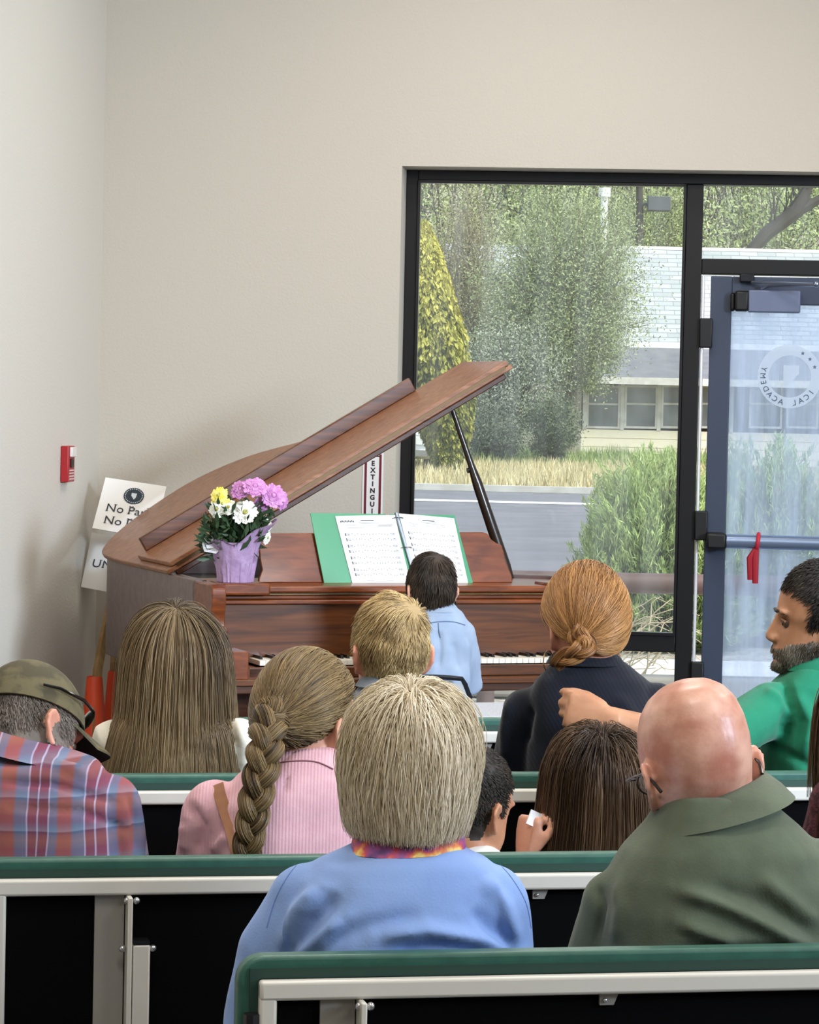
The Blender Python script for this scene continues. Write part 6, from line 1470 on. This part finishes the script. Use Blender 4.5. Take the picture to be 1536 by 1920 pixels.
# brown leather bag strap over her shoulder
bagb = np.array((pnk.base[0]-.10, pnk.base[1]+.16, .55)); bag = thing('shoulder_bag', bagb, 'brown leather bag strap over the shoulder of the person in pink', 'bag'); lea = mat('tan_leather', '8A5A3C', 0.45, col2='A06E4C', nscale=20)
sp = [on_shirt(pnk, a, b, .006) for a, b in ((407, 1452), (408, 1470), (412, 1490), (422, 1520), (432, 1550), (440, 1580), (447, 1606))]; sp = [q for q in sp if q is not None]
m = MB(); rings = []
for i, q in enumerate(sp):
    w_ = np.array((.010, .0, .004)); rings.append([q-w_, q+w_, q+w_+np.array((0, .003, 0)), q-w_+np.array((0, .003, 0))])
m.loft(rings); m.build('strap', lea, bag, angle=60)
m = MB(); m.bx(bagb[0]-.11, bagb[0]+.11, bagb[1]-.03, bagb[1]+.05, .56, .70); m.build('bag_body', lea, bag, bevel=.02)

# ---------------------------------------------------------------- the blond boy
d_ = 6.3
grey_j = cloth('grey_jacket', '7B848C', '737B84', nscale=16)
blond = person('person, boy with short blond hair in a grey jacket, seen from behind', d_,
    [(1266, 708, 764, 0, .045), (1284, 680, 796, 0, .066), (1306, 655, 820, 0, .08), (1350, 645, 828, 0, .088), (1450, 645, 828, 0, .092)],
    (733, 1212, d_+.02, .955, 6, 4, 0), grey_j, sk_pink, neck_r=.047, voxel=.006, arms=[(645, 1345, 0, .040), (828, 1345, 0, .040)], kid=.85, noise=.0015)
band(blond, P(733, 1286, d_), (.078, .07), P(733, 1264, d_+.01), (.056, .055), .004, grey_j, 'collar'); band(blond, P(733, 1278, d_+.005), (.058, .056), P(733, 1258, d_+.012), (.053, .053), .003, cloth('white_collar', 'D9DADA'), 'inner_collar')
bl_h = hairmat('blond_hair', '7A5F3C', 'E2C791', .4)
HB = lambda q: (q[:, 2] > np.where(q[:, 1] < -.02, -.078, np.where(q[:, 1] < .03, -.02, .03+.6*np.clip(q[:, 1]-.03, 0, 1)))) & ~((np.abs(q[:, 0]) > .0805) & (q[:, 2] < .015))
short_hair(blond, 9000, bl_h, 61, HB, .034, whorl=(.028, -.075, .075), lift=.22, tone=(.52, .16), r=.0007, swirl=.9, lenfun=lambda q: np.clip(.42+(q[:, 2]+.06)*5.5, .35, 1.1))

# ---------------------------------------------------------------- the boy at the piano
d_ = 10.20
chamb = cloth('light_denim_shirt', '9FAEC4', '93A3BA', nscale=14)
def key_arm(px, py, dd, r, kx, sd):
    S_ = P(px, py, d_+dd); Wp = PF.w(kx, -.03, .80); E = S_+np.array((sd*.045, .05, -.19)); return dict(pts=[S_, (S_+E)/2, E, (E+Wp)/2, Wp], r=[r, r*.95, r*.82, r*.74, r*.6], hand=dict(d=PF.Y+np.array((0, 0, -.12)), n=(0, 0, 1), side=-sd, s=.8))
pboy = person('person, dark haired boy in a light blue shirt playing the piano', d_,
    [(1134, 800, 848, 0, .05), (1146, 783, 866, 0, .078), (1164, 770, 876, 0, .092), (1210, 764, 880, 0, .098), (1290, 768, 880, 0, .10), (1330, 770, 880, 0, .10)],
    (808, 1100, d_+.02, .99, 2, 8, 0), chamb, sk_light, yaw=17, neck_r=.047, voxel=.0075, arms=[key_arm(776, 1186, 0, .044, .62, -1), key_arm(866, 1186, 0, .044, .86, 1)], kid=.85, eseat=.435, hip=.14,
    folds=[([(870, 1190), (880, 1240), (878, 1300)], .008, .014), ([(822, 1178), (826, 1215), (822, 1260)], -.007, .010), ([(850, 1200), (862, 1260)], -.006, .012), ([(800, 1180), (795, 1240)], .006, .016)], noise=.002)
band(pboy, P(824, 1146, d_-.01), (.072, .068), P(820, 1128, d_+.01), (.054, .054), .004, chamb, 'collar')
seam(pboy, [(788, 1172), (820, 1166), (850, 1166), (872, 1172)], cloth('denim_seam', '5E7290'), .002); seam(pboy, [(822, 1168), (823, 1182), (826, 1196)], cloth('denim_seam', '', None) if False else MATS['denim_seam'], .0018, 'pleat')
db_h = hairmat('dark_brown_hair', '211A14', '5A4A3C', .4)
short_hair(pboy, 7000, db_h, 71, lambda q: HB(q) | ((q[:, 1] < 0) & (q[:, 2] > -.095) & (np.abs(q[:, 0]) < .079)), .045, whorl=(.0, -.07, .085), lift=.18, tone=(.40, .18), r=.0010, swirl=.6, down=.9)

# ---------------------------------------------------------------- the small dark haired boy
d_ = 5.32
sboy = person('person, small child with short dark hair in a white shirt, face turned right', d_,
    [(1578, 866, 914, .0, .04), (1590, 846, 938, 0, .058), (1612, 830, 955, 0, .07), (1660, 826, 960, 0, .075), (1740, 826, 960, 0, .08)],
    (886, 1503, d_+.02, .835, -56, 8, 2), cloth('white_tee', 'E9E7E2', 'DEDCD7'), sk_tan, neck_r=.044, voxel=.005, arms=[(825, 1640, 0, .034), (955, 1640, 0, .034)], kid=.70, hip=.12)
bk_h = hairmat('black_brown_hair', '15110E', '4A3E33', .45)
short_hair(sboy, 8000, bk_h, 81, HB, .012, whorl=(0, -.075, .08), lift=.25, tone=(.35, .2), r=.0006, steps=4, lenfun=lambda q: np.clip(.6+(q[:, 2]+.02)*6, .45, 1.5))

# ---------------------------------------------------------------- the girl with straight brown hair
d_ = 5.42
hw_ = P(986, 1606, d_-.04); he = P(1010, 1720, d_+.02)
bgirl = person('person, child with straight dark brown hair holding one hand up at the left', d_,
    [(1560, 1088, 1148, 0, .045), (1580, 1056, 1182, 0, .062), (1605, 1034, 1205, 0, .074), (1660, 1024, 1214, 0, .082), (1750, 1024, 1214, 0, .085)],
    (1117, 1487, d_+.02, .94, 4, 4, 3), cloth('pale_tee', 'D9D6D2', 'CFCBC6'), sk_light, neck_r=.044, voxel=.0045, kid=.78, hip=.14,
    arms=[dict(pts=[P(1034, 1640, d_), P(1018, 1690, d_), he, (he+hw_)/2, hw_], r=[.038, .036, .033, .029, .0225], hand=dict(d=(.10, .10, 1.0), n=(-.80, -.6, .05), side=1, s=.80, curl=(62, 78, 45), spread=2, thumb=(34, 30))), (1206, 1640, 0, .038)], sleeve=.55)
dk_h = hairmat('dark_brown_straight', '2A1C13', '86684C', .36)
long_hair(bgirl, 9500, dk_h, .34, 91, grad=.15, part=-.05, out=.30, thick=.017, r=.00066, tone=(.38, .15), curl=.04, flat=P(1117, 1606, d_)[2], hl=(-.8, -.45, .5), wide=.16, steps=24)
pp = P(1004, 1530, d_-.05); th_ = thing('paper_slip', pp, 'small white folded paper held in the raised hand of the brown haired child', 'paper'); m = MB(); pr_ = rotm(20, 10, 25); m.hexa([pp+pr_ @ np.array(q) for q in ((-.012, -.002, -.02), (.012, -.002, -.02), (.012, .002, -.02), (-.012, .002, -.02))], [pp+pr_ @ np.array(q) for q in ((-.012, -.002, .008), (.012, -.002, .008), (.012, .002, .008), (-.012, .002, .008))]); m.build('folded_sheet', lav2, th_, smooth=False)

# ---------------------------------------------------------------- the red haired woman
d_ = 6.5
navy_k = ribmat('navy_knit', '0B101E', 120, (.85, 0, .5), '090D18', .10, .002)
red_w = person('person, red haired woman in a navy ribbed sweater with a low twisted bun', d_,
    [(1228, 1052, 1150, 0, .056), (1246, 1026, 1182, 0, .08), (1272, 1000, 1214, 0, .098), (1310, 985, 1230, 0, .112), (1370, 980, 1236, 0, .12), (1460, 980, 1236, 0, .124)],
    (1097, 1166, d_+.02, 1.0, 10, 4, 0), navy_k, sk_pink, neck_r=.056, voxel=.0065, hip=.19, arms=[(992, 1336, 0, .058), (1228, 1328, 0, .056)],
    folds=[([(960, 1300), (950, 1370), (945, 1440)], .008, .012), ([(1000, 1320), (985, 1400)], -.008, .010), ([(1150, 1300), (1200, 1360)], .005, .015)], noise=.002)
band(red_w, P(1098, 1244, d_), (.088, .082), P(1098, 1224, d_+.01), (.070, .068), .005, navy_k, 'collar')
rh = hairmat('red_hair', '5F391C', 'CE995F', .4)
tie = P(1084, 1192, d_-.075)
ho_ = gather(red_w, 9500, rh, tie, 101, tone=(.52, .16), thick=.018, r=.00075, hl=(-.74, -.2, .5), wob=.22)
braid(red_w, [tie+np.array((.02, .02, .02)), tie+np.array((0, -.012, 0)), P(1100, 1205, d_-.105), P(1088, 1222, d_-.115), P(1062, 1232, d_-.10), P(1040, 1246, d_-.08)], .030, .018, 1.3, rh, 500, 102, (.42, .18), 'bun', ho_)
m = MB(); e0 = T(red_w, (-.094, -.006, -.085)); m.tube([e0+red_w.s*.022*(math.cos(t)*np.array((0.5, .8, 0))+math.sin(t)*np.array((0, 0, 1))) for t in np.linspace(0, 2*PI, 24, endpoint=False)], .0014, n=6, closed=True); m.build('hoop_earring', mat('earring_metal', 'D8B38A', .25, metal=.9), red_w.root)

# ---------------------------------------------------------------- the bearded man in green
d_ = 6.65
green_t = cloth('green_tee', '207A5C', '1C7053', nscale=12)
gw = P(1142, 1349, 6.22); ge = P(1312, 1408, 6.42); gs = P(1448, 1332, d_-.06)
grn = person('person, bearded man in a green t-shirt in profile, arm stretched along the bench', d_,
    [(1236, 1508, 1590, 0, .058), (1254, 1474, 1625, 0, .08), (1284, 1444, 1652, 0, .10), (1330, 1432, 1662, 0, .115), (1400, 1428, 1664, 0, .122), (1470, 1428, 1664, 0, .125)],
    (1541, 1157, d_+.0, 1.08, 68, -3, 0), green_t, sk_dark, yaw=20, neck_r=.066, voxel=.005, hip=.19, sleeve=.5,
    arms=[dict(pts=[gs, gs*.55+ge*.45, ge, (ge+gw)/2, gw], r=[.064, .060, .044, .042, .029], hand=dict(d=(-1, .06, .22), n=(-.1, -1, .15), side=1, s=1.0, curl=(48, 75, 45), spread=2, thumb=(20, 20))), (1670, 1345, 0, .06)],
    folds=[([(1470, 1270), (1480, 1330), (1468, 1400)], -.010, .012), ([(1490, 1290), (1520, 1350), (1510, 1420)], .008, .014), ([(1430, 1290), (1465, 1310), (1490, 1350)], .006, .01), ([(1440, 1400), (1490, 1420), (1530, 1440)], -.006, .012)], noise=.002)
band(grn, P(1545, 1252, d_), (.095, .085), P(1545, 1226, d_+.0), (.076, .072), .004, green_t, 'neckband', tilt0=.05, tilt1=.05)
gh = hairmat('black_grey_hair', '0F0C0A', '463C34', .45)
short_hair(grn, 8000, gh, 111, lambda q: HB(q) & ~((np.abs(q[:, 0]) > .079) & (q[:, 2] < .02)), .020, whorl=(0, -.07, .085), lift=.3, tone=(.35, .2), r=.0008, steps=5, down=.2)
gb_ = short_hair(grn, 17000, hairmat('grizzled_beard', '40362D', 'B5AA9B', .5), 112, lambda q: (q[:, 2] < np.where(q[:, 1] > .075, -.064, -.045-.25*np.clip(q[:, 1]-.02, 0, 1))) & (q[:, 2] > -.125) & (q[:, 1] > -.002) & (np.abs(q[:, 0]) < .079) & ~((np.abs(q[:, 2]+.078) < .0075) & (np.abs(q[:, 0]) < .02)), .015, lift=.5, tone=(.32, .2), r=.0007, steps=4, down=.6, scalp=False); gb_.name = 'beard'
for sx in (-1, 1):
    m = MB(); m.tube([T(grn, (sx*.014, .096, .004)), T(grn, (sx*.030, .096, .009)), T(grn, (sx*.050, .084, .003))], [.003, .0042, .002], n=6, flat=.6); m.build('eyebrow', gh, grn.root)
    m = MB(); m.tube([T(grn, (sx*.019, .0855, -.0125)), T(grn, (sx*.031, .0868, -.0085)), T(grn, (sx*.044, .0795, -.0125))], .0026, n=8); m.build('eyelid', sk_dark, grn.root)

# ---------------------------------------------------------------- at the edges of the picture
d_ = 5.55
burg = person('person in burgundy lace knit, only one sleeve visible at the right edge', d_,
    [(1405, 1600, 1690, 0, .055), (1430, 1570, 1725, 0, .08), (1470, 1548, 1750, 0, .10), (1540, 1545, 1755, 0, .115), (1640, 1545, 1755, 0, .12)],
    (1646, 1352, d_+.02, .97, 0, 4, 0), mat('burgundy_lace', '5A2A33', 0.85, col2='3A151D', nscale=70, ramp=(.45, .55), bump=.6, bscale=120, bdist=.004), sk_light, voxel=.008, arms=[(1567, 1506, 0, .050), (1740, 1506, 0, .050)])
long_hair(burg, 2500, dk_h, .26, 121, thick=.016, r=.0012, hl=(-.8, -.4, .5), cap=True, steps=16)
d_ = 5.36
bch = person('person, blond child hidden behind the white haired woman, only a lock of hair showing', d_,
    [(1572, 700, 755, 0, .045), (1590, 668, 788, 0, .06), (1612, 648, 806, 0, .07), (1660, 644, 812, 0, .08), (1740, 644, 812, 0, .085)],
    (722, 1490, d_+.02, .86, 0, 4, 0), cloth('pale_blouse', 'DAD6CB', 'CFCABD'), sk_light, neck_r=.042, voxel=.008, arms=[(654, 1640, 0, .034), (802, 1640, 0, .034)], kid=.72, hip=.13)
long_hair(bch, 4500, hairmat('dark_blond_hair', '6E5A38', 'CDB684', .4), .32, 131, part=.25, thick=.02, r=.0009, tone=(.5, .16), flat=P(700, 1606, d_)[2], hl=(-.8, -.4, .5), wide=.32, steps=20)
